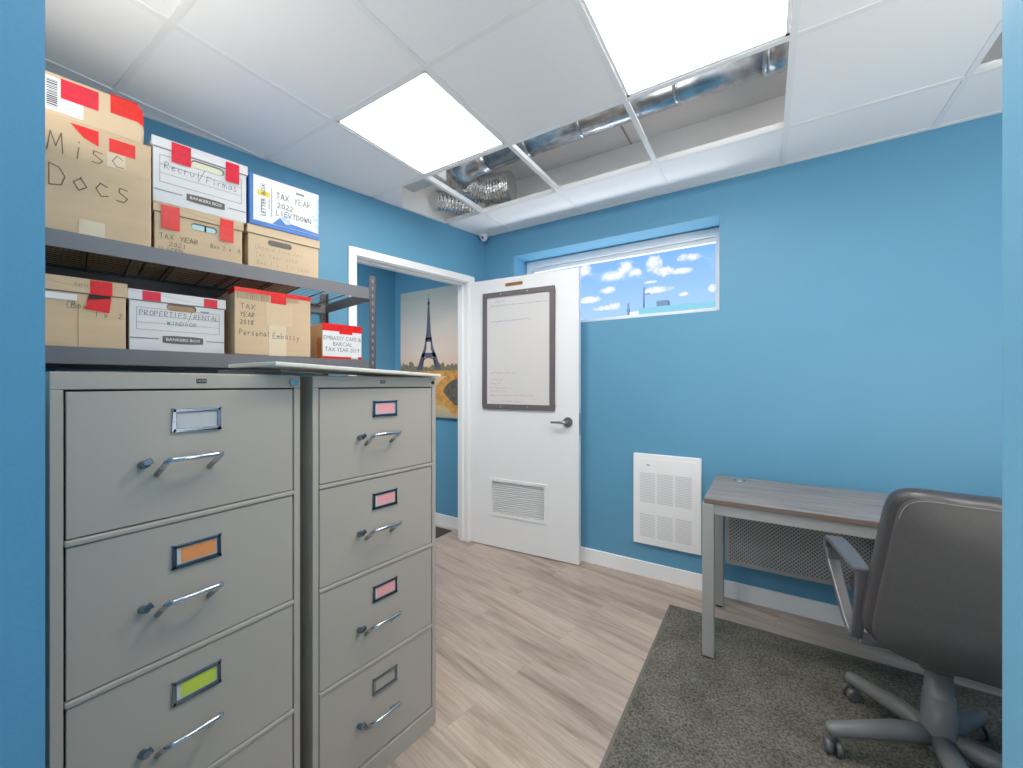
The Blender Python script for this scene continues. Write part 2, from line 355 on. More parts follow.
# ------------------------------------------------------------------ room
CH = 2.548                       # ceiling height
DK = CH + .40                    # deck above
YB = 2.765                       # window wall
KX, KY = -2.0235, YB             # corner of window wall and door wall
AX, AY = -.1996, -.9799          # along the door wall, away from the corner
NX, NY = .9799, -.1996           # into the room
AROT = math.atan2(AY, AX)
def A(q, n=0.0): return (KX+AX*q+NX*n, KY+AY*q+NY*n)
def wallA_piece(q0, q1, z0, z1, n0=-.12, n1=0.0):
    return [A(q0,n0), A(q1,n0), A(q1,n1), A(q0,n1)], z0, z1
XR = 2.0

fl = MB().box(-3.4, XR+.1, -2.6, YB+.3, -.1, 0).build('floor', M['floor']); struct(fl)

wa = MB()
QEND = 2.9
for q0,q1,z0,z1 in ((0,.180,0,CH),(1.13,QEND,0,CH),(.180,1.13,2.14,CH)):
    wa.prism(*wallA_piece(q0,q1,z0,z1))
struct(wa.build('wall_left', M['blue']))
wu = MB(); wu.prism(*wallA_piece(0,QEND,CH,DK)); struct(wu.build('wall_left_upper', M['cream']))

# window wall with the recess
WX0, WX1, WZ0, WZ1 = -1.726, -.235, 1.751, 2.337
TH = .30
wb = MB()
wb.box(-3.4, WX0, YB, YB+TH, 0, CH); wb.box(WX1, XR+.1, YB, YB+TH, 0, CH)
wb.box(WX0, WX1, YB, YB+TH, 0, WZ0); wb.box(WX0, WX1, YB, YB+TH, WZ1, CH)
struct(wb.build('wall_back', M['blue']))
struct(MB().box(-3.4, XR+.1, YB, YB+TH, CH, DK+.1).build('wall_back_upper', M['cream']))
struct(MB().box(XR, XR+.12, .6, YB, 0, DK).build('wall_right', M['blue']))
# near walls either side of the opening the camera stands in
struct(MB().box(-2.7, -.685, -.03, .10, 0, DK).build('wall_near_left', M['blue']))
nr = MB(); nr.box(.2266, .36, -2.6, .677, 0, DK); nr.box(.36, XR+.12, .55, .677, 0, DK)
struct(nr.build('wall_near_right', M['blue']))
bk = MB(); bk.box(-3.4, .36, -2.7, -2.6, 0, DK)
struct(bk.build('wall_near_back', M['blue']))
struct(MB().box(-3.30, -3.13, -2.6, YB, 0, DK).build('wall_hall_far', M['blue']))
struct(MB().box(-3.4, XR+.12, -2.7, YB+TH, DK, DK+.08).build('ceiling_deck', M['deck']))
# seams on the deck
sm = MB()
for x in (-.78, .44): sm.box(x, x+.012, .7, YB, DK-.004, DK)
struct(sm.build('trim_deck_seams', mat('deck_seam',(150,149,146),.9)))
# metal track along the window wall above the ceiling
tr = MB(); tr.box(-2.1, XR, YB-.010, YB, CH+.205, CH+.222)
struct(tr.build('trim_wall_track', M['deck']))
# hallway ceiling
struct(MB().prism([A(0,-.12),(-3.175,YB),(-3.175,.10),A(QEND-.1,-.12)], CH, CH+.02).build('ceiling_hall', M['tile']))

# suspended ceiling ------------------------------------------------
GX0, GY0, G = -1.741, 1.151, .61
def clip(poly, px, py, nx, ny):       # keep side where (p - P).n >= 0
    out = []
    for i in range(len(poly)):
        a, b = poly[i], poly[(i+1) % len(poly)]
        da = (a[0]-px)*nx+(a[1]-py)*ny; db = (b[0]-px)*nx+(b[1]-py)*ny
        if da >= 0: out.append(a)
        if da*db < 0:
            t = da/(da-db); out.append((a[0]+t*(b[0]-a[0]), a[1]+t*(b[1]-a[1])))
    return out
def room_clip(p):
    p = clip(p, KX, KY, NX, NY)
    if p: p = clip(p, 0, YB, 0, -1)
    if p: p = clip(p, XR, 0, -1, 0)
    return p
missing = {(0,1),(1,1),(2,1),(4,1)}
lights = {(0,0),(2,0),(4,-1),(0,-3),(2,-2)}
cl = MB(); gap = .004
for i in range(-2, 7):
    for j in range(-7, 3):
        if (i,j) in missing or (i,j) in lights or (i,j) == (-1,1): continue
        x0, y0 = GX0+i*G, GY0+j*G
        p = room_clip([(x0+gap,y0+gap),(x0+G-gap,y0+gap),(x0+G-gap,y0+G-gap),(x0+gap,y0+G-gap)])
        if len(p) > 2: cl.prism(p, CH+.003, CH+.018)
cl.prism([(-2.235,1.765),(-1.937,1.765),(-2.166,1.985),(-2.19,1.99)], CH+.003, CH+.018)   # cut piece left in the corner
ceil = struct(cl.build('ceiling', M['tile']))
gr = MB(); hw = .0115
def bar(p0, p1):
    d = Vector(p1)-Vector(p0); n = Vector((-d.y, d.x)).normalized()
    def q(w): return [tuple(Vector(p0)-n*w), tuple(Vector(p1)-n*w), tuple(Vector(p1)+n*w), tuple(Vector(p0)+n*w)]
    gr.prism(q(hw), CH-.001-(.0006 if abs(d.x)<1e-6 else 0), CH+.0025+(.0004 if abs(d.x)<1e-6 else 0)); gr.prism(q(.0012 if abs(d.x)<1e-6 else .0015), CH+.002, CH+(.036 if abs(d.x)<1e-6 else .0355))
def wallx(y): return KX - (KY-y)*AX/AY*1.0
for i in range(-1, 7):
    x = GX0+i*G
    yb = YB
    if x < KX: yb = KY + (x-KX)*AY/AX
    if x < XR: bar((x, -2.6), (x, yb))
for j in range(-6, 3):
    y = GY0+j*G
    xl = KX + (y-KY)*AX/AY
    bar((xl, y), (XR, y))
g_ = struct(gr.build('ceiling_grid', M['tbar']))
an = MB()
an.prism([A(0,0),A(0,.02),A(QEND,.02),A(QEND,0)], CH-.001, CH+.002); an.box(KX, XR, YB-.02, YB, CH-.001, CH+.002)
an.box(-.685, .2266, -.02, .0, CH-.001, CH+.002)
struct(an.build('trim_ceiling_angle', M['tbar']))

def ceiling_light(i, j, label):
    t = thing('ceiling_light', label, 'ceiling light', (GX0+i*G+G/2, GY0+j*G+G/2, CH), group=None)
    a = G/2-.013; f = MB()
    for s_ in ((-a,a,-a,-a+.012),(-a,a,a-.012,a),(-a,-a+.012,-a,a),(a-.012,a,-a,a)): f.box(*s_, .002, .03)
    f.build('frame', M['white'], t)
    B(-a+.012, a-.012, -a+.012, a-.012, .004, .012).build('diffuser', M['led'], t)
    B(-a, a, -a, a, .03, .04).build('back_plate', M['white'], t)
ceiling_light(0, 0, 'square lit ceiling panel between the boxes and the open ceiling gap near the door')
ceiling_light(2, 0, 'large bright square ceiling panel at the top edge beside the silver duct')
for k, (i, j, lab) in enumerate(((4,-1,'added square fill panel above the desk side of the room, out of view'),)):  # unseen lit panel added to brighten the room
    if 1: ceiling_light(i, j, lab)
# unseen lit panels added as fill behind the camera
ceiling_light(2, -2, 'added square fill panel over the opening just behind the viewer, unseen')
ceiling_light(0, -3, 'added square fill panel in the passage far behind the viewer, unseen')

# baseboards and casing --------------------------------------------
bh, bt = .102, .014
bb = MB().box(KX, XR, YB-bt, YB, 0, bh).build('baseboard_back', M['white'], bevel=.003); struct(bb)
bl = MB()
for q0,q1 in ((0,.12),(1.184,2.62)): bl.prism([A(q0,0),A(q0,bt),A(q1,bt),A(q1,0)][::-1], 0, bh)
struct(bl.build('baseboard_left', M['white'], bevel=.003))
struct(MB().box(-3.13, KX-.13, YB-bt, YB, 0, bh).build('baseboard_hall', M['white'], bevel=.003))
struct(MB().box(-3.13, -3.116, .1, YB-bt, 0, bh).build('baseboard_hall_far', M['white'], bevel=.003))
cs = MB()
for n0,n1 in ((0,.016),(-.136,-.12)):
    for q0,q1,z0,z1 in ((.122,.180,0,2.182),(1.13,1.182,0,2.182),(.180,1.13,2.132,2.182)):
        cs.prism(*wallA_piece(q0,q1,z0,z1,n0,n1))
struct(cs.build('trim_1', M['white'], bevel=.003))
jm = MB()
for q0,q1,z0,z1 in ((.175,.188,0,2.14),(1.122,1.135,0,2.14),(.18,1.13,2.126,2.142)):
    jm.prism(*wallA_piece(q0,q1,z0,z1,-.121,.001))
for q0,q1,z0,z1 in ((.188,.200,0,2.126),(1.110,1.122,0,2.126),(.188,1.122,2.114,2.126)):
    jm.prism(*wallA_piece(q0,q1,z0,z1,-.09,-.05))
struct(jm.build('trim_2', M['white']))

# ------------------------------------------------------------------ window
wy = YB+.20
w = struct(bpy.data.objects.new('window_1', None)); COL.objects.link(w); w.location = (WX0, wy, WZ0)
WW, WHH = WX1-WX0, WZ1-WZ0
f = MB(); o_ = .045
f.box(.002, WW-.002, 0, .07, .002, .046); f.box(.002, WW-.002, 0, .07, WHH-o_-.012, WHH-.002)
f.box(.002, o_, 0, .07, .034, WHH-o_); f.box(WW-o_*.85, WW-.002, 0, .07, .034, WHH-o_)
f.build('window_frame', M['white'], w, bevel=.004)
f = MB(); a, b_ = o_+.004, .03
f.box(a, WW-a+.006, .02, .055, WHH-o_-b_-.014, WHH-o_-.016); f.box(a, WW-a+.006, .02, .055, .046, .046+.012)
f.box(a, a+b_*.7, .02, .055, .09, WHH-o_-b_)
f.build('window_sash', M['white'], w, bevel=.003)
f = MB(); f.box(o_, WW-o_*.85,   .036, .04, .045, WHH-o_-.01); f.build('window_pane', M['glass'], w)

# exterior ----------------------------------------------------------
struct(MB().box(-30, 30, YB+TH, 40, -.6, -.5).build('ground', M['asph']))
bt_ = thing('neighbouring_building', 'low building with teal cladding seen through the high window', 'building', (-3.63, 14, -.5))
MB().box(0, 14, 0, 6, 0, 3.2).build('wall', M['cream'], bt_)
MB().box(-.02, 14.02, -.05, 6.02, 3.2, 4.40).build('roof_cladding', M['teal'], bt_)
MB().box(-.4, -.02, .2, 6, 0, 4.34).build('side_bay', M['cream'], bt_)
u = thing('rooftop_unit', 'small grey boxy unit on the roof outside the window', 'rooftop unit', (-3.02, 14.6, 3.9))
MB().box(-.19, .19, 0, .4, .10, .32).build('housing', M['unit'], u, bevel=.02)
for x in (-.18,.13):
    for y in (.02,.33): MB().box(x, x+.05, y, y+.05, 0, .1).build('foot', M['unit'], u)
p = MB().cyl((0,0,0),(0,0,.75),.028,8); p.box(-.02,.2,-.02,.02,.5,.53)
tag(p.build('roof_mast', M['unit']), 'taller thin dark mast on the roof outside the window', 'mast'); bpy.data.objects['roof_mast'].location = (-3.54, 14.2, 3.9)
p = MB().cyl((0,0,0),(0,0,4.62),.035,8).box(-.045,.045,-.045,.045,4.3,4.42)
tag(p.build('utility_post', M['unit']), 'short dark post left of the teal building outside the window', 'post'); bpy.data.objects['utility_post'].location = (-4.02, 14, -.5)

# ------------------------------------------------------------------ door
DRX, DRY = -2.083, 2.592
DW = .968
drz = math.atan2(.071, .973)
d = struct(bpy.data.objects.new('door_1', None)); COL.objects.link(d); d.location = (DRX, DRY, 0); d.rotation_euler = (0,0,drz)
lf = MB(); VX0,VX1,VZ0,VZ1 = .245,.705,.275,.53
lf.box(0,DW,0,.044,.008,VZ0); lf.box(0,DW,0,.044,VZ1,2.128); lf.box(0,VX0,0,.044,VZ0,VZ1); lf.box(VX1,DW,0,.044,VZ0,VZ1)
lf.build('door_leaf', M['doorwhite'], d, fix=True)
v = MB(); e_ = .022
v.box(VX0-e_,VX1+e_,-.006,.002,VZ1-.004,VZ1+e_); v.box(VX0-e_,VX1+e_,-.006,.002,VZ0-e_,VZ0+.004)
v.box(VX0-e_,VX0+.004,-.006,.002,VZ0,VZ1); v.box(VX1-.004,VX1+e_,-.006,.002,VZ0,VZ1)
lv = v.build('louver_vent', M['doorwhite'], d, bevel=.002)
s_ = MB(); n = 16
for k in range(n):
    z = VZ0+.008+(VZ1-VZ0-.012)*k/(n-1)
    s_.box(VX0, VX1, -.009, .009, -.0012, .0012, T=Matrix.Translation((0,.010,z)) @ Matrix.Rotation(math.radians(-42),4,'X'))
s_.box(VX0,VX1,.03,.034,VZ0,VZ1)
s_.build('slats', M['doorwhite'], lv)
hnd = MB().cyl((.888,-.001,1.022),(.888,-.012,1.022),.036,28); hnd.cyl((.888,-.012,1.022),(.888,-.05,1.022),.013,16)
hh = hnd.build('door_handle', M['steel'], d)
MB().tube([(.892,-.05,1.022),(.86,-.054,1.022),(.81,-.052,1.020),(.775,-.046,1.018)], [.011,.0105,.009,.0085], 12).build('lever', M['steel'], hh)
MB().box(DW-.001,DW+.0015,.01,.034,.93,1.09).build('strike_plate', M['steel'], d)
# plate and whiteboard hung on the door
pl = thing('name_plate', 'small brass name plate at the top of the white door', 'sign', (DRX+.372*math.cos(drz), DRY+.372*math.sin(drz), 2.058), drz)
MB().box(0,.15,-.004,-.0005,0,.026).build('plate', M['gold'], pl)
q = MB(); x = .01
while x < .138:
    wdt = random.uniform(.005,.008)
    q.box(x,x+.0022,-.0048,-.0042,.006,.020); q.box(x,x+wdt,-.0048,-.0042,random.choice((.006,.012,.018)),.0215 if random.random()<.3 else .0195); x += wdt+.004
q.build('lettering', mat('dark_engraving',(92,62,36),.6), pl)
WBX = .170
wbd = thing('whiteboard', 'tall brown-framed whiteboard with blue and red writing hung on the white door', 'whiteboard', (DRX+WBX*math.cos(drz), DRY+WBX*math.sin(drz), 1.100), drz)
w_, h_, fw = .618, .92, .040
q = MB(); q.box(0,w_,-.018,-.001,0,fw); q.box(0,w_,-.018,-.001,h_-fw,h_); q.box(0,fw,-.018,-.001,fw,h_-fw); q.box(w_-fw,w_,-.018,-.001,fw,h_-fw)
q.build('frame', M['frame'], wbd, bevel=.004)
MB().box(fw-.002,w_-fw+.002,-.010,-.002,fw-.002,h_-fw+.002).build('writing_surface', M['board'], wbd)
for x in (.17,.40):
    for z in (fw/2, h_-fw/2): MB().ball((x,-.019,z),.006,10,6).build('screw', M['chrome'], wbd)
def scrawl(spec, m, parent, y, nm):
    for (x0,x1,z,hh_) in spec:
        b = MB(); x = x0
        while x < x1:
            L = random.uniform(.03,.07); xx = x; pz = z
            while xx < min(x+L, x1):
                nx_ = xx+random.uniform(.004,.008); nz = z+random.uniform(-.5,.5)*hh_
                dx, dz = nx_-xx, nz-pz; l = math.hypot(dx,dz); ox, oz = -dz/l*.0016, dx/l*.0016
                b.quad((xx+ox,y,pz+oz),(xx-ox,y,pz-oz),(nx_-ox,y,nz-oz),(nx_+ox,y,nz+oz)); xx, pz = nx_, nz
            x += L+.012
        b.build(nm, m, parent, fix=False)
scrawl([(.11,.20,.845,.018),(.065,.56,.812,.011),(.07,.42,.69,.014)], M['inkblue'], wbd, -.0106, 'blue_writing')
scrawl([(.07,.29,.285,.02),(.07,.18,.23,.014),(.065,.16,.20,.014),(.065,.26,.165,.014),(.065,.21,.14,.012),(.06,.46,.108,.014),(.065,.35,.062,.014)], M['inkred'], wbd, -.0106, 'red_writing')

# ------------------------------------------------------------------ poster in the hallway
px0, pw, pz0, ph = -3.018, .79, .99, 1.19
po = thing('canvas_print', 'large canvas print of an iron lattice tower over a river bridge in the hallway', 'picture', (px0, YB, pz0))
MB().box(0,pw,-.03,-.001,0,ph).build('canvas', M['canvas'], po, bevel=.002)
y = -.0308; tx = .375; bz = .44; k = .665
def P2(x, z): return (tx+x, y, bz+z)
q = MB()
# lattice tower: two splayed curved legs, decks and a tapering spire
def legx(t): return .135*(1-t)**1.9+.012      # half width at height fraction
N = 18; Z1 = .135; Z2 = .28
WT = [(0,.160),(.08,.128),(.2,.096),(.3,.060),(.42,.040),(.55,.027),(.7,.019),(.85,.012),(1,.006)]
def wid(z):
    t = z/k
    for (a0,w0),(a1,w1) in zip(WT, WT[1:]):
        if t <= a1: return w0+(w1-w0)*(t-a0)/(a1-a0)
    return .005
for s_ in (-1,1):
    for a_ in range(N):
        za, zb = Z2*a_/N, Z2*(a_+1)/N
        oa, ob = wid(za), wid(zb); ia = max(0,oa-.058*(1-za/Z2)-.016); ib = max(0,ob-.058*(1-zb/Z2)-.016)
        q.quad(P2(s_*ia,za),P2(s_*oa,za),P2(s_*ob,zb),P2(s_*ib,zb))
for a_ in range(N):
    za, zb = Z2+(k-Z2)*a_/N, Z2+(k-Z2)*(a_+1)/N
    q.quad(P2(-wid(za),za),P2(wid(za),za),P2(wid(zb),zb),P2(-wid(zb),zb))
q.quad(P2(-.095,.118),P2(.095,.118),P2(.084,.158),P2(-.084,.158))
q.quad(P2(-.045,Z2-.02),P2(.045,Z2-.02),P2(.040,Z2+.02),P2(-.040,Z2+.02))
q.quad(P2(-.016,k-.06),P2(.016,k-.06),P2(.014,k-.03),P2(-.014,k-.03))
q.quad(P2(-.002,k-.02),P2(.002,k-.02),P2(.001,k+.05),P2(-.001,k+.05))
for a_ in range(12):                         # arch under the first deck
    t0, t1 = PI*a_/12, PI*(a_+1)/12
    q.quad(P2(.080*math.cos(t0),.04+.07*math.sin(t0)),P2(.094*math.cos(t0),.04+.083*math.sin(t0)),P2(.094*math.cos(t1),.04+.083*math.sin(t1)),P2(.080*math.cos(t1),.04+.07*math.sin(t1)))
q.build('printed_tower', M['tower'], po, fix=False)
q = MB(); x = 0; hgt = .03
pts = [(0.001,y+.0003,bz-.03)]; top = []
while x < pw:
    top.append((min(x,pw-.001),y+.0003,bz+.02+random.uniform(.0,.05)*(1.3 if x>.5 or x<.2 else .5))); x += .018
q.poly(pts+[(pw-.001,y+.0003,bz-.03)]+top[::-1]); q.build('printed_trees', M['tree'], po, fix=False)
q = MB(); q.poly([(.001,y-.0002,bz-.05),(.30,y-.0002,bz-.07),(.52,y-.0002,bz-.06),(pw-.001,y-.0002,bz-.06),(pw-.001,y-.0002,bz-.012),(.40,y-.0002,bz-.012),(.001,y-.0002,bz-.02)])
q.build('printed_bridge_deck', M['gold2'], po, fix=False)
def arc(cx, cz, rx, rz, a0, a1, n=20): return [(cx+rx*math.cos(a0+(a1-a0)*i/n), cz+rz*math.sin(a0+(a1-a0)*i/n)) for i in range(n+1)]
q = MB(); o1 = arc(.80,.20,.36,.215,PI*.5,PI*1.12); i1 = arc(.80,.20,.25,.165,PI*.5,PI*1.12)
for k_ in range(20):
    q.quad(*[(min(p[0],pw-.001),y-.0004,p[1]) for p in (o1[k_],i1[k_],i1[k_+1],o1[k_+1])])
q.build('printed_bridge_arch', M['gold2'], po, fix=False)
q = MB(); q.poly([(min(p[0],pw-.001),y-.0003,p[1]) for p in i1]+[(pw-.001,y-.0003,.10)]); q.build('printed_arch_shadow', M['arch'], po, fix=False)
q = MB(); q.poly([(.46,y-.0005,.20),(.52,y-.0005,.16),(.66,y-.0005,.045),(pw-.001,y-.0005,.012),(pw-.001,y-.0005,.085),(.70,y-.0005,.11),(.56,y-.0005,.23)]); q.build('printed_river_bank', M['gold2'], po, fix=False)
q = MB(); q.quad((.02,y,1.10),(.12,y,1.04),(.12,y,1.044),(.02,y,1.108)); q.quad((.02,y,1.09),(.5,y,1.075),(.5,y,1.078),(.02,y,1.096)); q.quad((.06,y,.5),(.064,y,.5),(.064,y,1.17),(.06,y,1.17))
q.build('printed_streaks', M['streak'], po, fix=False)

# hallway mat
tag(MB().box(-.67,0,-.8,0,0,.008).build('door_mat', M['mat'], bevel=.003), 'small dark mat on the hallway floor beyond the doorway', 'mat'); bpy.data.objects['door_mat'].location = (-2.33, 2.70, 0)

# ------------------------------------------------------------------ filing cabinets
def make_cabinet(label, loc, rz, cards, lock, off=0.0):
    W_, D_, H_ = .472, .640, 1.32
    t = thing('filing_cabinet', label, 'filing cabinet', loc, rz)
    b = MB(); st = .017; rec = .006
    b.box(0,.012,.012,D_,0,H_); b.box(W_-.012,W_,.012,D_,0,H_); b.box(.012,W_-.012,.012,D_,H_-.02,H_); b.box(.012,W_-.012,D_-.01,D_,0,H_-.02)
    hd = MB(); hd.box(0,W_,0,.0125,H_-.0335,H_); hd.box(0,.0175,0,.0125,0,H_-.0345); hd.box(W_-.0175,W_,0,.0125,0,H_-.0345); hd.build('front_frame', M['cab'], t, bevel=.0012)
    b.box(.012,W_-.012,.012,D_-.01,0,.012)
    b.build('body', M['cab'], t, bevel=.0025)
    MB().box(.018,W_-.018,.012,.02,.06,H_-.03).build('inner_shadow', M['dark'], t)
    MB().box(.012,W_-.012,-.004,.012,.0,.068).build('kick_plate', M['cab'], t, bevel=.002)
    zt = H_-.035
    for i in range(4):
        z1 = zt-.306*i-.003+(.009 if i else 0); z0 = zt-.306*(i+1)-.003+.009+.0165-(.009 if i == 3 else 0)
        dr = MB().box(.021,W_-.021,.001,.011,z0,z1).build('drawer', M['cab'], t, bevel=.0015)
        if i < 3: MB().box(.0185,W_-.0185,-.003,.012,z0-.0145,z0-.0025).build('rail', M['cab'], t, bevel=.003)
        cx_ = W_/2-.008+off; ztop = zt-.306*i-.044
        h = MB(); x0,x1,a0,a1 = cx_-.047,cx_+.047,ztop-.052,ztop; q_ = .008
        h.box(x0,x1,-.004,.001,a1-q_,a1); h.box(x0,x1,-.004,.001,a0,a0+q_); h.box(x0,x0+q_,-.004,.001,a0,a1); h.box(x1-q_,x1,-.004,.001,a0,a1)
        h.build('label_holder', M['holder'], dr, bevel=.0015)
        c = cards[i]
        if c:
            MB().box(x0+q_,x1-q_,-.0008,.0008,a0+q_,a1-q_).build('label_card', M['lgrey'] if c != 'lgrey' else M[c], dr)
            if c != 'lgrey':
                MB().box(x0+q_+.008,x1-q_-.003,-.0014,-.0009,a0+q_+.002,a1-q_-.002).build('coloured_card', M[c], dr)
        # handle: flat bar carried on two arms that rise outwards
        zb = zt-.306*i-.151; zs = zb-.034; hx0, hx1 = cx_-.064, cx_+.034
        g = MB()
        g.tube([(hx0-.009,.001,zs),(hx0-.002,-.034,zb-.004),(hx0+.001,-.040,zb),(hx0+.010,-.042,zb),(hx1-.010,-.042,zb),(hx1-.001,-.040,zb),(hx1,-.034,zb-.004),(hx1-.011,.001,zs)], .0060, 10)
        g.build('handle', M['chrome'], dr)
        g = MB().cyl((hx0-.034,.001,zb-.010),(hx0-.032,-.020,zb-.004),.0085,14); g.box(-.009,.009,-.004,.004,-.006,.007,T=Matrix.Translation((hx0-.030,-.020,zb-.002)) @ Matrix.Rotation(-.4,4,'Y'))
        g.build('thumb_latch', M['holder'], dr, bevel=.002)
    bd = MB().box(W_/2-.010,W_/2+.010,-.0012,.0,H_-.021,H_-.011).build('badge', M['dark'], t)
    printed('HON', M['lgrey'], bd, W_/2, H_-.016, .0055, y=-.0016)
    if lock == 'chrome':
        g = MB().cyl((W_-.022,.001,H_-.019),(W_-.022,-.012,H_-.019),.0095,18); g.cyl((W_-.022,-.012,H_-.019),(W_-.022,-.014,H_-.019),.006,14)
        g.build('lock', M['chrome'], t)
    else:
        MB().cyl((W_-.016,.001,H_-.018),(W_-.016,-.003,H_-.018),.0065,16).build('lock', M['dark'], t)
    return t
make_cabinet('nearest tall grey four-drawer filing cabinet with orange and lime drawer cards', (-1.1156,.168,0), PI/2, ['lgrey','lorange','lyel','lgrey'], 'chrome')
make_cabinet('second tall grey four-drawer filing cabinet, three pink drawer cards, beside the doorway', (-1.1055,.671,0), PI/2-.084, ['lpink','lpink','lpink',None], 'dark', .017)

# loose panel lying across the tops
T_ = math.atan2(.020,.60)
bd = B(0,.27,0,.605,0,.011).build('loose_board', M['panelwhite'], bevel=.003)
bd.location = (-1.318,.541,1.3435); bd.rotation_euler = (-T_,0,-.015)
tag(bd, 'loose off-white laminate board lying across the two filing cabinets', 'board')
bl_ = B(0,.22,0,.075,0,.0185).build('metal_bracket', M['shelf'], bevel=.002); bl_.location = (-1.42,.556,1.3205)
tag(bl_, 'thin grey metal strip propping the loose board on the nearest cabinet', 'bracket')

# ------------------------------------------------------------------ shelving
SA = math.atan2(.984,.179)
SX, SY = -1.688-1.219*.179, 1.364-1.219*.984
def SP(x, yy=0): return (SX+.179*x-.984*yy, SY+.984*x+.179*yy)
SL, SD = 1.219, .60
sh = thing('shelving_unit', 'grey steel boltless shelving unit with wire decks behind the cabinets', 'shelving', (SX, SY, 0), SA)
Z_UP, Z_LO = 1.784, 1.417
for (x, yy) in ((0,0),(SL,0),(0,SD),(SL,SD)):
    sx = 1 if x == 0 else -1; sy = 1 if yy == 0 else -1
    b = MB()
    for z0, z1 in ((0,1.848),):
        b.box(*sorted((x, x+sx*.034)), *sorted((yy, yy+sy*.0025)), z0, z1); b.box(*sorted((x, x+sx*.0025)), *sorted((yy, yy+sy*.034)), z0, z1)
    po_ = b.build('post', M['postm'], sh)
    k_ = MB(); z = 1.10 if yy == 0 else 1.2
    while z < 1.84:
        yf = -.0006 if yy == 0 else yy-.0031
        k_.prismY([(x+sx*.017-.0025,z-.009),(x+sx*.017+.0025,z-.009),(x+sx*.017+.0045,z+.006),(x+sx*.017+.0025,z+.009),(x+sx*.017-.0025,z+.009),(x+sx*.017-.0045,z+.006)], yf-.0003, yf+.0003); z += .038
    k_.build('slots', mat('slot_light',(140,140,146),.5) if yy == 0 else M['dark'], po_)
for Z in (Z_UP, Z_LO, .85, .28):
    for yy in (0, SD):
        y0, y1 = (.003,.006) if yy == 0 else (SD-.006,SD-.003)
        b = MB().box(.003,SL-.003 if yy else SL-.036,y0-(.004 if yy == 0 else 0),y1+(0 if yy==0 else .0),Z-.055,Z)
        b.box(.003,SL-.036,*( (.003,.028) if yy == 0 else (SD-.028,SD-.003)),Z-.012,Z-.009)
        b.build('long_beam', M['shelf'], sh)
    for x in (.0035, SL-.0065):
        MB().box(x,x+.003,.006,SD-.006,Z-.055,Z).build('end_beam', M['shelf'], sh)
    b = MB(); wy_ = .028
    while wy_ < SD-.02: b.tube([(.01,wy_,Z-.006),(SL-.01,wy_,Z-.006)], .0013, 5, caps=False); wy_ += .036
    for x in (.09,.205,.32,.435,.45,.565,.68,.795,.81,.925,1.04,1.15):
        b.tube([(x,.01,Z-.010),(x,SD-.01,Z-.010)], .0026, 5, caps=False)
    b.build('wire_deck', M['wire'], sh)

# ------------------------------------------------------------------ cartons
def place(name, label, cat, s0, e, z, group=None, dz=0):
    x = s0+SL; p_ = SP(x, e)
    return thing(name, label, cat, (p_[0], p_[1], z), SA+dz, group)
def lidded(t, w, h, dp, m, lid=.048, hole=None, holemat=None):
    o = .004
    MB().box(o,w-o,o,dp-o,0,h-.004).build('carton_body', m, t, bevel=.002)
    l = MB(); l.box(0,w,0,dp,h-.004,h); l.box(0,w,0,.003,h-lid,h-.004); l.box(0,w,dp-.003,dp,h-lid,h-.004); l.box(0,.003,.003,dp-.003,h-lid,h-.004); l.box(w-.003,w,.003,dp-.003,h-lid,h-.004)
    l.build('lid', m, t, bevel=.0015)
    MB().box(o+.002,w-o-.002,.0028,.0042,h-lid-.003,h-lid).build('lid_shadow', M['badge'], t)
    if hole:
        cx_, cz_, ww, hh_ = hole
        hb = MB(); hb.prismY(stadium(cx_,cz_,ww,hh_), .0030, .0041); hb.build('hand_hole', M['badge'], t)
        hb = MB(); hb.prismY(stadium(cx_-.002,cz_-.003,ww-.006,hh_-.007), .0026, .0032); hb.build('hand_hole_inside', holemat or M['dark'], t)
def tape(t, rects, m, name='tape'):
    for (x0,x1,z0,z1,yy) in rects:
        b = MB(); b.box(x0,x1,yy-.0008,yy,z0,z1); b.build(name, m, t)
zU, zL = Z_UP+.001, Z_LO+.001
# 1 big Misc Docs
c = place('cardboard_box', 'large tan cardboard box handwritten Misc Docs on the top shelf', 'box', -1.19, .03, zU)
bw, bh_ = .332, .366
MB().box(0,bw,0,.55,0,bh_).build('carton_body', M['card'], c, bevel=.004)
b = MB(); b.box(0,bw,-.001,.001,bh_-.003,bh_+.001); b.box(bw/2-.003,bw/2+.003,0,.44,bh_,bh_+.0012); b.build('flap_edge', M['card2'], c)
handwriting([('Misc',.085,.255,.062,.048,.0030),('Docs',.09,.145,.070,.050,.0030)], mat('soft_brown_pencil',(120,100,80),.8), c)
tape(c, [(.225,.29,.305,.352,-.0004)], M['red']); 
b = MB(); b.quad((.135,-.0012,bh_-.005),(.20,-.0012,bh_-.005),(.20,-.0012,.31),(.165,-.0012,.325)); b.build('tape', M['red'], c, fix=False)
tape(c, [(.155,.215,0,.055,-.0004),(.22,.265,.255,.305,-.0004)], M['cleartape'], 'clear_tape')
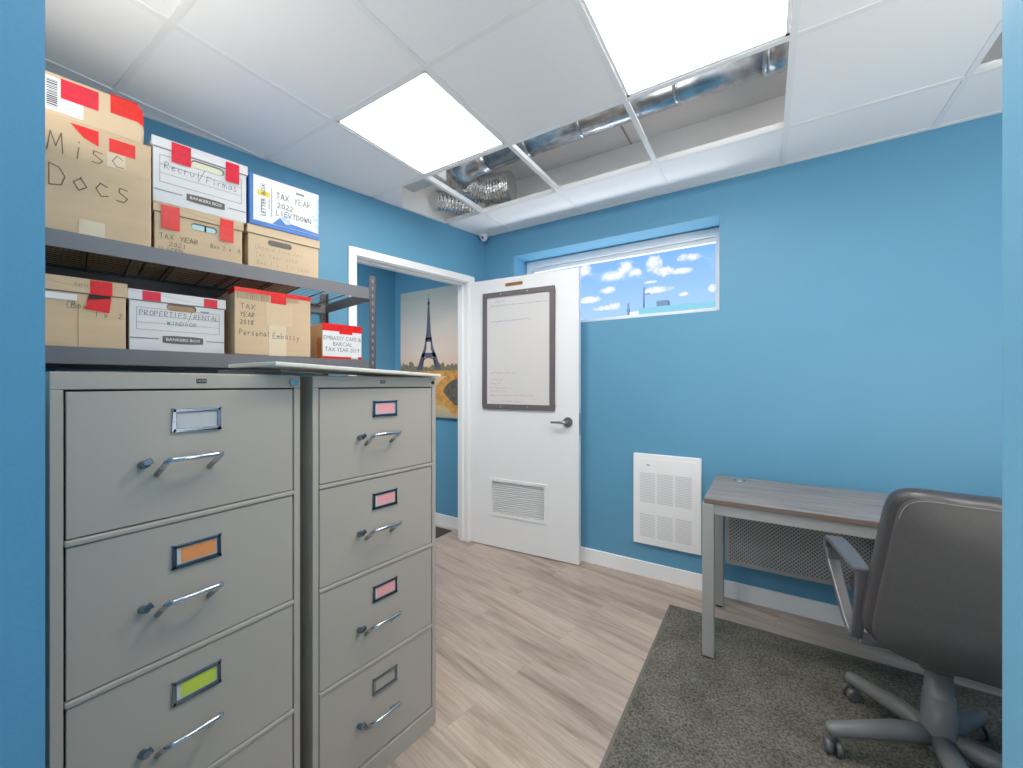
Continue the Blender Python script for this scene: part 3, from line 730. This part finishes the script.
# wrapped parcel on top
p_ = place('wrapped_parcel', 'crumpled flat tan parcel with red tape and barcode label on the Misc Docs box', 'parcel', -1.19, .035, zU+bh_+.001)
b = MB(); w_ = .312
pts = [(0,.0),(w_,.0),(w_+.002,.05),(w_-.004,.11),(w_-.02,.132),(w_-.08,.140),(0,.142)]
b.prismY([(x, z) for x, z in pts], 0, .34); b.build('parcel_body', M['card2'], p_, bevel=.010, seg=3)
b = MB(); b.box(.0,.165,-.0012,-.0004,.018,.125); b.build('shipping_label', M['papr'], p_)
b = MB(); z = .03
while z < .115: hh_ = random.choice((.0015,.003,.004)); b.box(.085,.108,-.0016,-.0013,z,z+hh_); z += hh_+random.choice((.002,.003))
b.build('barcode', M['ink'], p_)
tape(p_, [(-.0,.03,.03,.13,-.0013),(.115,.20,.065,.128,-.0014)], M['pinkred'])
b = MB(); b.box(.228,.294,-.0018,-.0004,.075,.137); b.box(.225,.296,-.001,.05,.1395,.1405)
b.build('tape', M['red'], p_, bevel=.0005)
b = MB(); b.poly([(.294,-.0018,.137),(.294,-.0018,.075),(w_+.001,-.0006,.065),(w_-.002,-.0006,.118)][::-1]); b.build('tape', M['red'], p_, fix=False)
# 2 tan TAX YEAR 2021
c = place('file_box', 'tan lidded file box marked tax year 2021 on the top shelf', 'box', -.853, .03, zU)
lidded(c, .280, .178, .55, M['card'], .034, (.150,.118,.082,.026), mat('pale_cyan_paper',(190,222,224),.7))
MB().box(.150,.156,.0020,.0030,.105,.128).build('divider', M['dark'], c)
tape(c, [(.022,.075,.085,.172,-.0003),(.200,.245,.085,.174,-.0003)], M['red'])
handwriting([('TAX YEAR',.018,.048,.019,.0145,.0016),('2021',.045,.024,.016,.013,.0014),('(LICEN',.012,.006,.012,.0125,.0012),('Box 2 of 4',.170,.048,.018,.010,.0013)], M['ink'], c, y=.0026)
# 3 white bankers on top
def bankers(c, w, h, lines, depth=.39, hole=(.155,.165,.09,.026), hm=None, tp=(), ts=.05):
    lidded(c, w, h, depth, M['cardw'], .036, hole, hm)
    b = MB(); yy = .0030
    x0,x1,z0,z1 = .022,w-.022,.075,h-.062
    for a_ in ((x0,x1,z0,z0+.0012),(x0,x1,z1,z1+.0012),(x0,x0+.0012,z0,z1),(x1,x1+.0012,z0,z1),(x0,x1,z0+(z1-z0)*.33,z0+(z1-z0)*.33+.0008),(x0,x1,z0+(z1-z0)*.66,z0+(z1-z0)*.66+.0008)):
        b.box(a_[0],a_[1],yy,yy+.0009,a_[2],a_[3])
    b.box(.006,w*.29,yy,yy+.0009,.043,.0465); b.box(w*.78,w-.006,yy,yy+.0009,.043,.0465)
    b.build('printed_lines', M['inkg'], c)
    b = MB(); cx_, cz_ = w*.535, .044
    b.prismY([(cx_-.060,cz_-.012),(cx_-.03,cz_-.0145),(cx_+.03,cz_-.0145),(cx_+.060,cz_-.012),(cx_+.060,cz_+.012),(cx_+.03,cz_+.0145),(cx_-.03,cz_+.0145),(cx_-.060,cz_+.012)], .0022,.0038)
    bd_ = b.build('brand_badge', M['badge'], c)
    printed('BANKERS BOX', M['papr'], bd_, cx_, cz_, .0105, y=.0019, sx=1.05)
    handwriting(lines, M['ink'], c, y=.0022)
c = place('file_box', 'white lidded records box marked Recrui/Firms on the top shelf, with crimson tape', 'box', -.857, .028, zU+.179)
bankers(c, .298, .236, [('RecruI',.035,.125,.026,.0185,.0015),('/',.135,.118,.034,.022,.0016),('FIrmas',.160,.118,.026,.0175,.0015)], hm=mat('cream_file',(226,224,196),.7), hole=(.165,.178,.105,.030))
tape(c, [(.055,.112,.158,.232,-.0004),(.222,.268,.150,.228,-.0004)], M['pinkred'])
# 4 tan2
c = place('file_box', 'tan lidded file box with faint pencil notes, under the copy paper box', 'box', -.560, .03, zU)
lidded(c, .292, .183, .55, M['card2'], .036, (.125,.122,.095,.024), M['badge'])
handwriting([('Unpaid Invoices',.03,.085,.018,.0125,.0010),('Tax Year 2020',.03,.055,.016,.0130,.0010),('Box 1 of 3 - 2020',.035,.022,.016,.0125,.0010)], M['inkf'], c, y=.0026)
# 5 paper box
c = place('paper_box', 'blue and white copy paper box marked tax year 2022, on the rightmost tan file box', 'box', -.553, .028, zU+.184)
MB().box(0,.282,0,.23,0,.214).build('carton_body', M['bxblue'], c, bevel=.003)
MB().box(.014,.278,-.0008,.0,.020,.210).build('front_print', M['papr'], c)
b = MB(); b.poly([(.085,-.0012,.021),(.278,-.0012,.021),(.278,-.0012,.03),(.15,-.0012,.042),(.115,-.0012,.055)]); b.build('blue_wedge', M['bxblue'], c, fix=False)
b = MB(); b.poly([(.278,-.0012,.03),(.278,-.0012,.19),(.262,-.0012,.18),(.255,-.0012,.11),(.240,-.0012,.10),(.255,-.0012,.08),(.262,-.0012,.05)]); b.build('snow_print', M['bxpale'], c, fix=False); b = MB(); b.poly([(.115,-.0013,.055),(.14,-.0013,.03),(.16,-.0013,.04),(.15,-.0013,.08)]); b.build('snow_print', M['bxpale'], c, fix=False)
b = MB(); b.box(.03,.075,-.0014,-.0009,.130,.150); b.build('yellow_band', M['yellow'], c)
printed('LETTER  BOX', M['ink'], c, .052, .113, .0165, y=-.0018, rot=PI/2)
b = MB(); b.box(.082,.084,-.0014,-.0009,.05,.175); b.box(.072,.074,-.0014,-.0009,.08,.12); b.box(.18,.215,-.0014,-.0009,.180,.190); b.build('fine_print', M['inkg'], c)
handwriting([('TAX YEAR',.10,.135,.026,.0185,.0022),('2022',.105,.098,.022,.017,.0022),('LIEVTDOWN',.10,.064,.022,.0165,.0022)], M['ink'], c, y=-.0020)
# lower shelf -------------------------------------------------------
c = place('file_box', 'tan lidded file box with torn red tape at the left end of the lower shelf', 'box', -1.205, .03, zL)
lidded(c, .285, .228, .40, M['card'], .048)
MB().box(.105,.1065,.0030,.0040,.0,.178).build('seam', M['badge'], c) if 0 else None
b = MB(); b.box(.168,.1692,.0028,.0040,.004,.150); b.build('seam', M['inkf'], c)
b = MB(); b.box(.03,.165,.0020,.0040,.152,.172); b.build('paper_strip', M['papr'], c, bevel=.001)
b = MB(); [b.box(.06,.085,.0028,.004,z,z+.0015) for z in (.04,.06,.08,.10)]; b.build('printed_lines', M['inkf'], c)
tape(c, [(.195,.248,.178,.226,-.0004)], M['red'])
b = MB(); b.poly([(.185,.0016,.128),(.240,.0016,.120),(.246,.0010,.170),(.190,.0010,.172)]); b.build('tape', M['red'], c, fix=False)
b = MB(); b.poly([(.192,.0004,.160),(.244,.0004,.170),(.244,.0004,.178),(.192,.0004,.178)]); b.build('tape_fold', M['dark'], c, fix=False)
handwriting([('(Box',.140,.128,.022,.013,.0014),('1 of 2',.205,.104,.018,.0115,.0014)], M['ink'], c, y=.0024)
printed('INFO', M['inkf'], c, .175, .205, .010, y=-.0008)
c = place('file_box', 'white lidded records box marked Properties Rental Windsor on the lower shelf', 'box', -.919, .035, zL)
bankers(c, .286, .216, [('PROPERTIES',.030,.128,.018,.0135,.0014),('/',.168,.124,.024,.014,.0014),('RENTAL',.184,.128,.018,.0135,.0014),('WINDSOR',.105,.098,.014,.0130,.0013)], hm=mat('brown_interior',(190,160,124),.8,rgb2=(150,112,70),scale=12), hole=(.148,.165,.088,.026), ts=.04)
MB().box(.205,.232,.0022,.0032,.156,.1615).build('blue_mark', M['inkblue'], c)
tape(c, [(.038,.088,.180,.214,-.0004),(.215,.258,.180,.212,-.0004)], M['pinkred'])
# taped tan box
c = place('cardboard_box', 'taped tan cardboard box with notes ending Personal Embassy, middle of the lower shelf', 'box', -.609, .008, zL)
bw = .292; bh_ = .272
MB().box(0,bw,0,.42,0,bh_).build('carton_body', M['card'], c, bevel=.003)
b = MB(); b.box(-.001,bw+.001,-.0012,.42,bh_,bh_+.0015); b.box(-.001,bw+.001,-.0016,-.0004,bh_-.016,bh_+.0015); b.box(.13,.19,-.0020,-.0012,bh_-.048,bh_-.01); b.box(-.0016,-.0004,0,.10,bh_-.02,bh_)
b.build('tape', M['red'], c)
b = MB(); x = .008
while x < .12: hh_ = random.choice((.001,.002,.003)); b.box(x,x+hh_,-.0009,-.0004,bh_-.045,bh_-.017); x += hh_+.0028
x = .192
while x < .24: b.box(x,x+.0012,-.0009,-.0004,bh_-.036,bh_-.018); x += .0042
b.build('barcode', M['inkf'], c)
tape(c, [(.122,.190,0,.130,-.0004)], M['cleartape'], 'clear_tape')
tape(c, [(.112,.215,.13,.225,-.0003)], M['card2'], 'clear_tape')
handwriting([('TAX',.020,.188,.020,.0185,.0017),('YEAR',.018,.156,.018,.0135,.0017),('2018',.018,.124,.018,.0125,.0017),('Personal',.015,.080,.022,.0145,.0017),('Embassy',.138,.074,.024,.0155,.0017)], M['ink'], c, y=-.0016)
# small box
c = place('cardboard_box', 'small tan box with a printed Embassy Cafe tax year 2019 label on the lower shelf', 'box', -.256, .03, zL)
bw, bh_ = .195, .168
MB().box(0,bw,0,.30,0,bh_).build('carton_body', M['card'], c, bevel=.003)
MB().box(.002,bw-.002,-.0010,-.0003,.006,bh_-.004).build('paper_label', M['papr'], c)
b = MB(); b.box(-.001,bw,-.0018,-.0010,bh_-.034,bh_); b.box(.08,.145,-.0020,-.0010,bh_-.046,bh_); b.box(-.001,bw,-.001,.04,bh_,bh_+.001); b.box(.0,.14,-.0018,-.0010,.0,.012); b.box(.175,bw,-.0018,-.001,.0,.014); b.build('tape', M['red'], c)
b = MB(); b.box(-.0012,-.0003,.01,.06,.0,.10); b.box(-.0014,-.0011,.012,.03,.0,.02); b.build('orange_tape', M['orange'], c)
printed('EMBASSY CAFE &\nBARCIAL\nTAX YEAR 2019', mat('grey_text',(96,96,100),.7), c, bw/2, .072, .0205, y=-.0014, sx=.86)

# ------------------------------------------------------------------ heater
h_ = thing('wall_heater', 'white louvered electric heater set in the blue wall left of the desk', 'heater', (-.755, YB, .224))
hw_, hh_ = .422, .606
MB().box(0,hw_,-.022,-.001,0,hh_).build('cover', M['white'], h_, bevel=.006)
MB().box(.03,hw_-.03,-.0245,-.021,.03,hh_-.03).build('inner_panel', M['white'], h_, bevel=.002)
hs = mat('louver_shade', (208,208,210), .6)
for (z0, z1, n) in ((.285,.475,19),(.055,.200,15)):
    for i in range(3):
        x0 = .045+i*.112; b = MB()
        for k in range(n):
            z = z0+(z1-z0)*k/(n-1); b.box(x0,x0+.098,-.0262,-.0240,z,z+.0042)
        b.build('louver_bank', hs, h_)
b = MB().cyl((.105,-.024,.535),(.105,-.027,.535),.018,20); kn = b.build('dial_recess', M['white'], h_)
MB().box(.092,.112,-.032,-.027,.531,.537,T=Matrix.Identity(4)).build('thermostat_slot', M['inkg'], kn)

# corner camera
sc_ = thing('security_camera', 'small white dome camera in the ceiling corner above the door', 'security camera', (-1.985, 2.705, CH))
MB().cyl((0,0,0),(0,0,-.022),.036,24).build('mount', M['camw'], sc_)
MB().ball((0,0,-.022),.032,20,8,(1,1,1.1),half=True).build('dome', M['camw'], sc_)
b = MB().ball((.006,-.024,-.034),.011,12,8); b.build('lens', M['ink'], sc_)

# ------------------------------------------------------------------ ducts above the ceiling
dy, dz_, r = 2.085, CH+.228, .10
dt = thing('round_duct', 'shiny galvanised round duct running above the open ceiling grid', 'duct', (0, dy, dz_))
MB().tube([(-1.50,0,0),(.02,0,0)], r, 36).build('pipe', M['galv'], dt)
MB().tube([(-.0,0,0),(.05,0,-.004),(.10,-.012,.004),(.14,-.02,.012)], [.104,.108,.112,.112], 36).build('adjustable_elbow', M['galv'], dt)
MB().tube([(.14,-.02,.012),(1.6,-.02,.012)], .108, 36).build('large_pipe', M['galv'], dt)
MB().tube([(-1.49,0,0),(-1.56,0,-.002),(-1.64,0,-.008),(-1.70,.012,-.014),(-1.745,.045,-.02)], [.103,.106,.108,.108,.106], 30).build('end_elbow', M['galv'], dt)
for x, rr in ((-1.20,.1035),(-.86,.1035),(-.36,.1035),(.01,.107),(.17,.114),(.28,.114)):
    yy = -.02 if x > .1 else 0; zz = .012 if x > .1 else 0
    MB().tube([(x-.012,yy,zz),(x-.006,yy,zz),(x+.006,yy,zz),(x+.012,yy,zz)], [rr-.003,rr+.002,rr+.002,rr-.003], 36).build('joint_band', M['galv'], dt)
MB().box(-.35,-.33,-.1,.1,.098,.158).build('hanger_strap', M['galv'], dt)
fd = MB(); path = []
ctl = [Vector(v) for v in ((-1.775,2.13,CH+.205),(-1.82,2.24,CH+.19),(-1.74,2.36,CH+.17),(-1.58,2.40,CH+.16),(-1.46,2.42,CH+.16))]
for k in range(80):
    t = k/79*(len(ctl)-2); i_ = min(int(t), len(ctl)-3); f_ = t-i_
    a0, a1, a2 = (ctl[i_]+ctl[i_+1])/2, ctl[i_+1], (ctl[i_+1]+ctl[i_+2])/2
    path.append(a0*(1-f_)**2+a1*2*f_*(1-f_)+a2*f_*f_)
fd.tube(path, [.092+(.007 if (k//2) % 2 else -.004) for k in range(80)], 40, jit=.05)
tag(fd.build('flexible_duct', M['foil']), 'crinkled foil flexible duct curling above the open ceiling grid', 'duct')
f2 = MB(); path = []
for k in range(44):
    t = k/43; path.append((-1.90-.13*t, 2.46-.30*t, CH+.085+.02*math.sin(t*PI)))
f2.tube(path, [.062+(.006 if (k//2) % 2 else -.004) for k in range(44)], 34, jit=.06)
tag(f2.build('flexible_duct', M['foil']), 'short crumpled foil duct in the leftmost ceiling gap by the corner', 'duct')
M['boxgrey'] = mat('painted_sheet_metal', (188,190,186), .45, var=.05)
bx_ = thing('duct_box', 'grey sheet metal box above the leftmost ceiling gap', 'duct box', (-2.02,1.80,CH+.03), 0)
MB().box(0,.30,0,.14,.02,.30).build('casing', M['boxgrey'], bx_, bevel=.003)
MB().box(.02,.30,-.012,0,.10,.115).build('flange', M['boxgrey'], bx_)

# ------------------------------------------------------------------ rug
rg = MB().box(0,2.1,0,1.75,0,.007).build('area_rug', M['rug'], bevel=.002); rg.location = (-.466,.72,0)
tag(rg, 'dark grey flat pile carpet mat under the desk and chair', 'rug')
ed = MB(); ed.box(-.004,.008,-.004,1.754,0,.0082); ed.box(0,2.1,1.744,1.754,0,.0082); ed.build('rug_binding', mat('rug_binding',(104,100,94),.95), rg)

# ------------------------------------------------------------------ desk
dk = thing('desk', 'grey-brown laminate desk with silver metal legs against the blue wall', 'desk', (-.242, 2.083, 0))
dw, dd, dh = 1.25, .56, .76
MB().box(0,dw,0,dd,dh-.025,dh).build('desktop', M['desktop'], dk, bevel=.003)
MB().box(.001,dw-.001,-.0012,.0,dh-.023,dh-.003).build('edge_band', mat('brown_edge_band',(104,90,82),.5), dk)
lg = .05
for x in (-.008, dw-lg+.008):
    for yy in (.000, dd-lg+.012):
        z0 = .014 if yy < .3 else .012
        l_ = MB().box(x,x+lg,yy,yy+lg,z0,dh-.026).build('leg', M['deskmetal'], dk, bevel=.003)
        base = .0075 if yy < .3 else .0005
        MB().cyl((x+lg/2,yy+lg/2,base),(x+lg/2,yy+lg/2,z0+.001),.021,18).build('foot_glide', M['rubber'], l_)
b = MB(); b.box(lg-.008,dw-lg+.008,.008,.030,dh-.075,dh-.026); b.box(lg-.008,dw-lg+.008,dd-.030,dd-.008,dh-.075,dh-.026)
b.box(-.004,.018,lg+.006,dd-lg-.006,dh-.075,dh-.026); b.box(dw-.018,dw+.004,lg+.006,dd-lg-.006,dh-.075,dh-.026)
b.build('apron', M['deskmetal'], dk, bevel=.002)
mp_ = MB().box(lg+.02,dw-lg-.02,dd-.062,dd-.060,.296,dh-.03).build('modesty_panel', M['perf'], dk)
b = MB(); b.box(lg+.004,dw-lg-.004,dd-.072,dd-.055,.280,.298); b.box(lg+.004,lg+.024,dd-.066,dd-.055,.298,dh-.03); b.build('panel_edge', M['deskmetal'], mp_)
b = MB().cyl((.125,.470,dh),(.125,.470,dh+.003),.030,24); g_ = b.build('grommet', M['chrome'], dk)
MB().cyl((.125,.470,dh+.003),(.125,.470,dh+.0045),.018,18).build('grommet_cap', M['steel'], g_)

# ------------------------------------------------------------------ chair
ch = thing('office_chair', 'black padded swivel office chair with loop arms seen from behind at the desk', 'office chair', (.49,1.885,.007), .15)
base_rot = math.radians(56)-.15
for k in range(5):
    a_ = base_rot+k*2*PI/5; c_, s_ = math.cos(a_), math.sin(a_); R_ = .315
    pts = [(.03*c_,.03*s_,.118),(.12*c_,.12*s_,.116),(.22*c_,.22*s_,.100),((R_-.02)*c_,(R_-.02)*s_,.088),(R_*c_,R_*s_,.085),((R_+.012)*c_,(R_+.012)*s_,.080)]
    leg = MB().tube(pts, [.030,.030,.026,.023,.021,.008], 14, sx=1.05).build('base_leg', M['plastic'], ch)
    cx_, cy_ = (R_-.008)*c_, (R_-.008)*s_
    ca = random.uniform(0, 2*PI); dx, dy2 = math.cos(ca), math.sin(ca)
    b = MB()
    for s2 in (-1,1):
        px_, py_ = cx_+dx*.002, cy_+dy2*.002
        b.tube([(px_+s2*dx*.006,py_+s2*dy2*.006,.0265),(px_+s2*dx*.020,py_+s2*dy2*.020,.0265),(px_+s2*dx*.026,py_+s2*dy2*.026,.0265)], [.0262,.0262,.019], 20)
    b.tube([(cx_,cy_,.045),(cx_,cy_,.072)], .012, 12)
    b.build('caster', M['armp'], leg)
b = MB(); b.tube([(0,0,.075),(0,0,.09),(0,0,.15),(0,0,.26)], [.030,.046,.045,.040], 28); b.tube([(0,0,.26),(0,0,.262),(0,0,.34)], [.040,.036,.034], 28); b.tube([(0,0,.34),(0,0,.41)], .026, 24)
b.build('column', M['plastic'], ch)
b = MB(); b.box(-.10,.10,-.14,.12,.40,.435); b.build('seat_mechanism', M['armp'], ch, bevel=.01)
# cushions: rounded slabs
def slab(w0, w1, h, th, curve, nx=18, nz=22, puff=.025, corner=.22):
    """rounded, slightly domed cushion in local x (width), z (height), y (thickness); returns MB"""
    b = MB(); nseg = 56; rings = [(1.0,0.0),(1.0,0.0)]
    def outline(t, sc):
        a_ = 2*PI*t; n_ = 9.0
        cx_ = math.copysign(abs(math.cos(a_))**(2/n_), math.cos(a_)); cz_ = math.copysign(abs(math.sin(a_))**(2/n_), math.sin(a_))
        zz = h/2+cz_*h/2*sc; f_ = zz/h; ww = w0+(w1-w0)*f_
        return cx_*ww/2*sc, zz
    prof = [(0.0,-th/2-puff*.35),(.5,-th/2-puff*.32),(.86,-th/2-puff*.1),(.93,-th/2+.001),(.975,-th/2+.012),(1.0,-th*.2),(1.0,th*.25),(.97,th/2-.004),(.88,th/2+puff*.4),(.5,th/2+puff*.95),(0.0,th/2+puff)]
    n0 = len(b.v)
    for (sc, yy) in prof:
        for k in range(nseg):
            x, z = outline(k/nseg, max(sc,.001)); b.v.append((x, yy+curve*(x*x)*4, z))
    for i in range(len(prof)-1):
        for k in range(nseg):
            k2 = (k+1) % nseg; b.f.append((i*nseg+k, (i+1)*nseg+k, (i+1)*nseg+k2, i*nseg+k2)); b.sm.append(True)
    return b
bk_ = slab(.630,.550,.535,.075,.22)
lean = math.radians(11)
Tb = Matrix.Translation((.052,-.235,.462)) @ Matrix.Rotation(lean,4,'X')
bk_.v = [tuple(Tb @ Vector(v)) for v in bk_.v]
backrest = bk_.build('backrest', M['leather'], ch)
sub = backrest.modifiers.new('sub','SUBSURF'); sub.levels = 1; sub.render_levels = 1
# fabric back panel and its stitched edge
def ring_pts(sc, yoff, n=64, w0=.630, w1=.550, h=.535):
    out = []
    for k in range(n):
        a_ = 2*PI*k/n; e5 = 2/10.0
        cx_ = math.copysign(abs(math.cos(a_))**e5, math.cos(a_)); cz_ = math.copysign(abs(math.sin(a_))**e5, math.sin(a_))
        zz = h/2+cz_*h/2*sc; ww = w0+(w1-w0)*zz/h; x = cx_*ww/2*sc
        out.append(Tb @ Vector((x, yoff+.22*x*x*4, zz)))
    return out
b = MB(); rg_ = [ring_pts(s2, yo) for s2, yo in ((.958,-.034),(.942,-.046),(.5,-.052),(.001,-.053))]
for rr in rg_: b.v += [tuple(p) for p in rr]
for i in range(3):
    for k in range(64):
        k2 = (k+1) % 64; b.f.append((i*64+k,(i+1)*64+k,(i+1)*64+k2,i*64+k2)); b.sm.append(True)
b.build('back_panel', M['fabric'], backrest)
rp_ = ring_pts(.950,-.0455); b = MB(); b.tube(rp_[2:31], .0011, 6, caps=False); b.build('stitching', M['stitch'], backrest)
st_ = slab(.44,.44,.40,.075,0); Ts = Matrix.Translation((0,-.20,.478)) @ Matrix.Rotation(-PI/2,4,'X') @ Matrix.Scale(-1,4,(0,1,0))
st_.v = [tuple(Matrix.Translation((0,-.20,.478)) @ Vector((v[0]+.045, v[2]+.06, v[1]+.02))) for v in st_.v]
so = st_.build('seat', M['leather'], ch); s2 = so.modifiers.new('sub','SUBSURF'); s2.levels = 1; s2.render_levels = 1
b = MB(); b.tube([(.02,-.06,.425),(.03,-.14,.43),(.04,-.19,.47),(.045,-.215,.55)], .024, 12, sx=1.4); b.build('back_support', M['armp'], ch)
b = MB(); b.box(-.25,.345,-.13,-.07,.436,.452); b.build('arm_bracket', M['armp'], ch, bevel=.006)
def strap(b, pts, wdt, th):
    """flat band swept along pts in the x=const plane; wdt along x, th in plane"""
    n0 = len(b.v); P_ = [Vector(p) for p in pts]
    for i, p in enumerate(P_):
        t = (P_[min(i+1,len(P_)-1)]-P_[max(i-1,0)]).normalized(); nn = Vector((0,-t.z,t.y))
        w_ = wdt[i] if isinstance(wdt, list) else wdt; h2 = th[i] if isinstance(th, list) else th
        X_ = Vector((1,0,0))
        for sx_, sn in ((-1,-1),(1,-1),(1,1),(-1,1)): b.v.append(tuple(p+X_*sx_*w_/2+nn*sn*h2/2))
    for i in range(len(P_)-1):
        for k in range(4):
            k2 = (k+1) % 4; b.f.append((n0+i*4+k,n0+(i+1)*4+k,n0+(i+1)*4+k2,n0+i*4+k2)); b.sm.append(False)
    b.f.append((n0,n0+1,n0+2,n0+3)); b.f.append(tuple(n0+(len(P_)-1)*4+i for i in (3,2,1,0))); b.sm += [False, False]
for s2 in (-1,1):
    x = s2*.300+.048
    b = MB()
    strap(b, [(x,-.165,.692),(x,-.07,.697),(x,.04,.703),(x,.100,.701),(x,.130,.686),(x,.136,.655),(x,.118,.610),(x,.045,.545),(x,-.035,.480),(x,-.080,.452),(x,-.11,.452)],
          [.046,.054,.058,.056,.052,.048,.044,.038,.036,.034,.034], [.014,.018,.020,.020,.022,.026,.026,.024,.022,.020,.016])
    strap(b, [(x,-.155,.69),(x,-.150,.62),(x,-.135,.53),(x,-.115,.46),(x,-.09,.447)], .032, .018)
    b.build('armrest', M['armp'], ch, bevel=.006, seg=3)

# ------------------------------------------------------------------ lights
def area(name, loc, rot, size, power, color=(1,1,1), sy=None):
    l = bpy.data.lights.new(name, 'AREA'); l.energy = power; l.size = size; l.color = color
    if sy: l.shape = 'RECTANGLE'; l.size_y = sy
    o = bpy.data.objects.new(name, l); COL.objects.link(o); o.location = loc; o.rotation_euler = rot
    return o
WARM = (1,.915,.805)
for n_, (i,j,e_) in enumerate(((0,0,8),(2,0,8),(4,-1,8))):  # last entry belongs to the added out-of-view fill panel
    area('panel_lamp', (GX0+i*G+G/2, GY0+j*G+G/2, CH-.012), (0,0,0), .56, e_, WARM)
area('hall_lamp', (-2.65, 1.3, CH-.03), (0,0,0), .5, 20, WARM)
area('passage_fill', (-.25, -1.3, CH-.03), (0,0,0), .7, 16, WARM)  # added fill behind the camera, stands for no known fixture
# unseen fill lights added behind the camera and against the near walls
area('bounce_fill', (-.95, -.75, 1.2), (math.radians(140), 0, -.35), .6, 30, WARM)
area('near_wall_fill', (1.15, .72, 1.25), (math.radians(140), 0, .5), 1.3, 30, WARM, .9)  # added fill on the hidden inner face of the near right wall
area('shelf_fill', (-1.35, .14, 2.1), (math.radians(160), 0, 0), .9, 5, WARM, .25)  # added fill above the cabinets, hidden by the near left wall
area('recess_fill', (-.98, YB+TH+.30, 1.45), (math.radians(-150), 0, 0), 1.4, 17, (.92,.97,1), .25)  # added fill hidden below the sill, brightens the recess ceiling
area('plenum_fill', (-.4, 1.45, CH+.08), (math.radians(158), 0, 0), 2.6, 22, (1,.97,.93), .3)  # added fill hidden above the tiles, brightens the open plenum
sl = bpy.data.lights.new('sun','SUN'); sl.energy = 3.5; sl.angle = .01; sl.color = (1,.97,.92)
so_ = bpy.data.objects.new('sun', sl); COL.objects.link(so_); so_.rotation_euler = (math.radians(48), 0, .35)

# ------------------------------------------------------------------ sky
W = bpy.data.worlds.new('sky'); SC.world = W; W.use_nodes = True
nt = W.node_tree; L = nt.links.new
bg = nt.nodes['Background']; tc = nd(nt,'ShaderNodeTexCoord'); sp = nd(nt,'ShaderNodeSeparateXYZ'); L(tc.outputs['Generated'], sp.inputs[0])
def math_(op, a, b=None, clampit=False):
    n = nd(nt,'ShaderNodeMath', operation=op, use_clamp=clampit)
    for i, v in enumerate((a, b)):
        if v is None: continue
        if isinstance(v, (int, float)): n.inputs[i].default_value = v
        else: L(v, n.inputs[i])
    return n.outputs[0]
ay = math_('MAXIMUM', math_('ABSOLUTE', sp.outputs['Y']), .05)
U = math_('DIVIDE', sp.outputs['X'], ay); V = math_('DIVIDE', sp.outputs['Z'], ay)
ns = nd(nt,'ShaderNodeTexNoise'); ns.inputs['Scale'].default_value = 95; ns.inputs['Detail'].default_value = 6; ns.inputs['Roughness'].default_value = .65; L(tc.outputs['Generated'], ns.inputs['Vector'])
ns2 = nd(nt,'ShaderNodeTexNoise'); ns2.inputs['Scale'].default_value = 40; ns2.inputs['Detail'].default_value = 4; L(tc.outputs['Generated'], ns2.inputs['Vector'])
nz = math_('ADD', math_('MULTIPLY', math_('SUBTRACT', ns.outputs['Fac'], .5), 2.0), math_('MULTIPLY', math_('SUBTRACT', ns2.outputs['Fac'], .5), 1.6))
def uv(px, py):
    t = (px-511.5)/400; S_, C_ = math.sin(.564), math.cos(.564); dd_ = 1/(t*S_+C_)
    return (t*C_-S_)*dd_, (384-py)/400*dd_
cover = None
clouds = [(614,275,11,4),(624,269,7,6),(634,273,6,3),(655,266,7,8),(664,271,7,4),(683,271,8,2.5),(690,257,9,3),(583,272,7,5),(608,290,6,2.5),(657,290,11,2.5),(590,300,9,2.5),(604,308,9,2),(614,306,5,3),(683,294,4,1.5),(712,288,4,3),(650,282,5,1)]
for (cx_, cy_, rx, ry) in clouds:
    rx *= 1.3; ry *= 1.3
    u0, v0 = uv(cx_, cy_); u1, v1 = uv(cx_+rx, cy_); _, v2 = uv(cx_, cy_-ry)
    a_ = math_('DIVIDE', math_('SUBTRACT', U, u0), max(1e-3, u1-u0)); b_ = math_('DIVIDE', math_('SUBTRACT', V, v0), v2-v0)
    r2 = math_('ADD', math_('MULTIPLY', a_, a_), math_('MULTIPLY', b_, b_))
    e_ = math_('SUBTRACT', 1.25, math_('ADD', r2, math_('MULTIPLY', nz, 1.5)))
    cover = e_ if cover is None else math_('MAXIMUM', cover, e_)
mask = math_('MULTIPLY', cover, .75, True)
sky = nd(nt,'ShaderNodeValToRGB'); L(math_('MULTIPLY', V, 1.6), sky.inputs['Fac'])
e = sky.color_ramp.elements; e[0].position = .15; e[0].color = (*lin((176,212,248)),1); e[1].position = .95; e[1].color = (*lin((70,136,226)),1)
x = e.new(.62); x.color = (*lin((92,160,240)),1)
mx = nd(nt,'ShaderNodeMix', data_type='RGBA'); L(mask, mx.inputs[0]); L(sky.outputs['Color'], mx.inputs[6]); mx.inputs[7].default_value = (.97,.96,.97,1)
L(mx.outputs[2], bg.inputs['Color']); bg.inputs['Strength'].default_value = 1.0
SC.view_settings.view_transform = 'Standard'; SC.view_settings.look = 'None'; SC.view_settings.exposure = 0.25; SC.view_settings.gamma = 1.12
SC.cycles.max_bounces = 10; SC.cycles.diffuse_bounces = 6; SC.cycles.glossy_bounces = 4; SC.cycles.sample_clamp_indirect = 6
SC.cycles.use_denoising = True
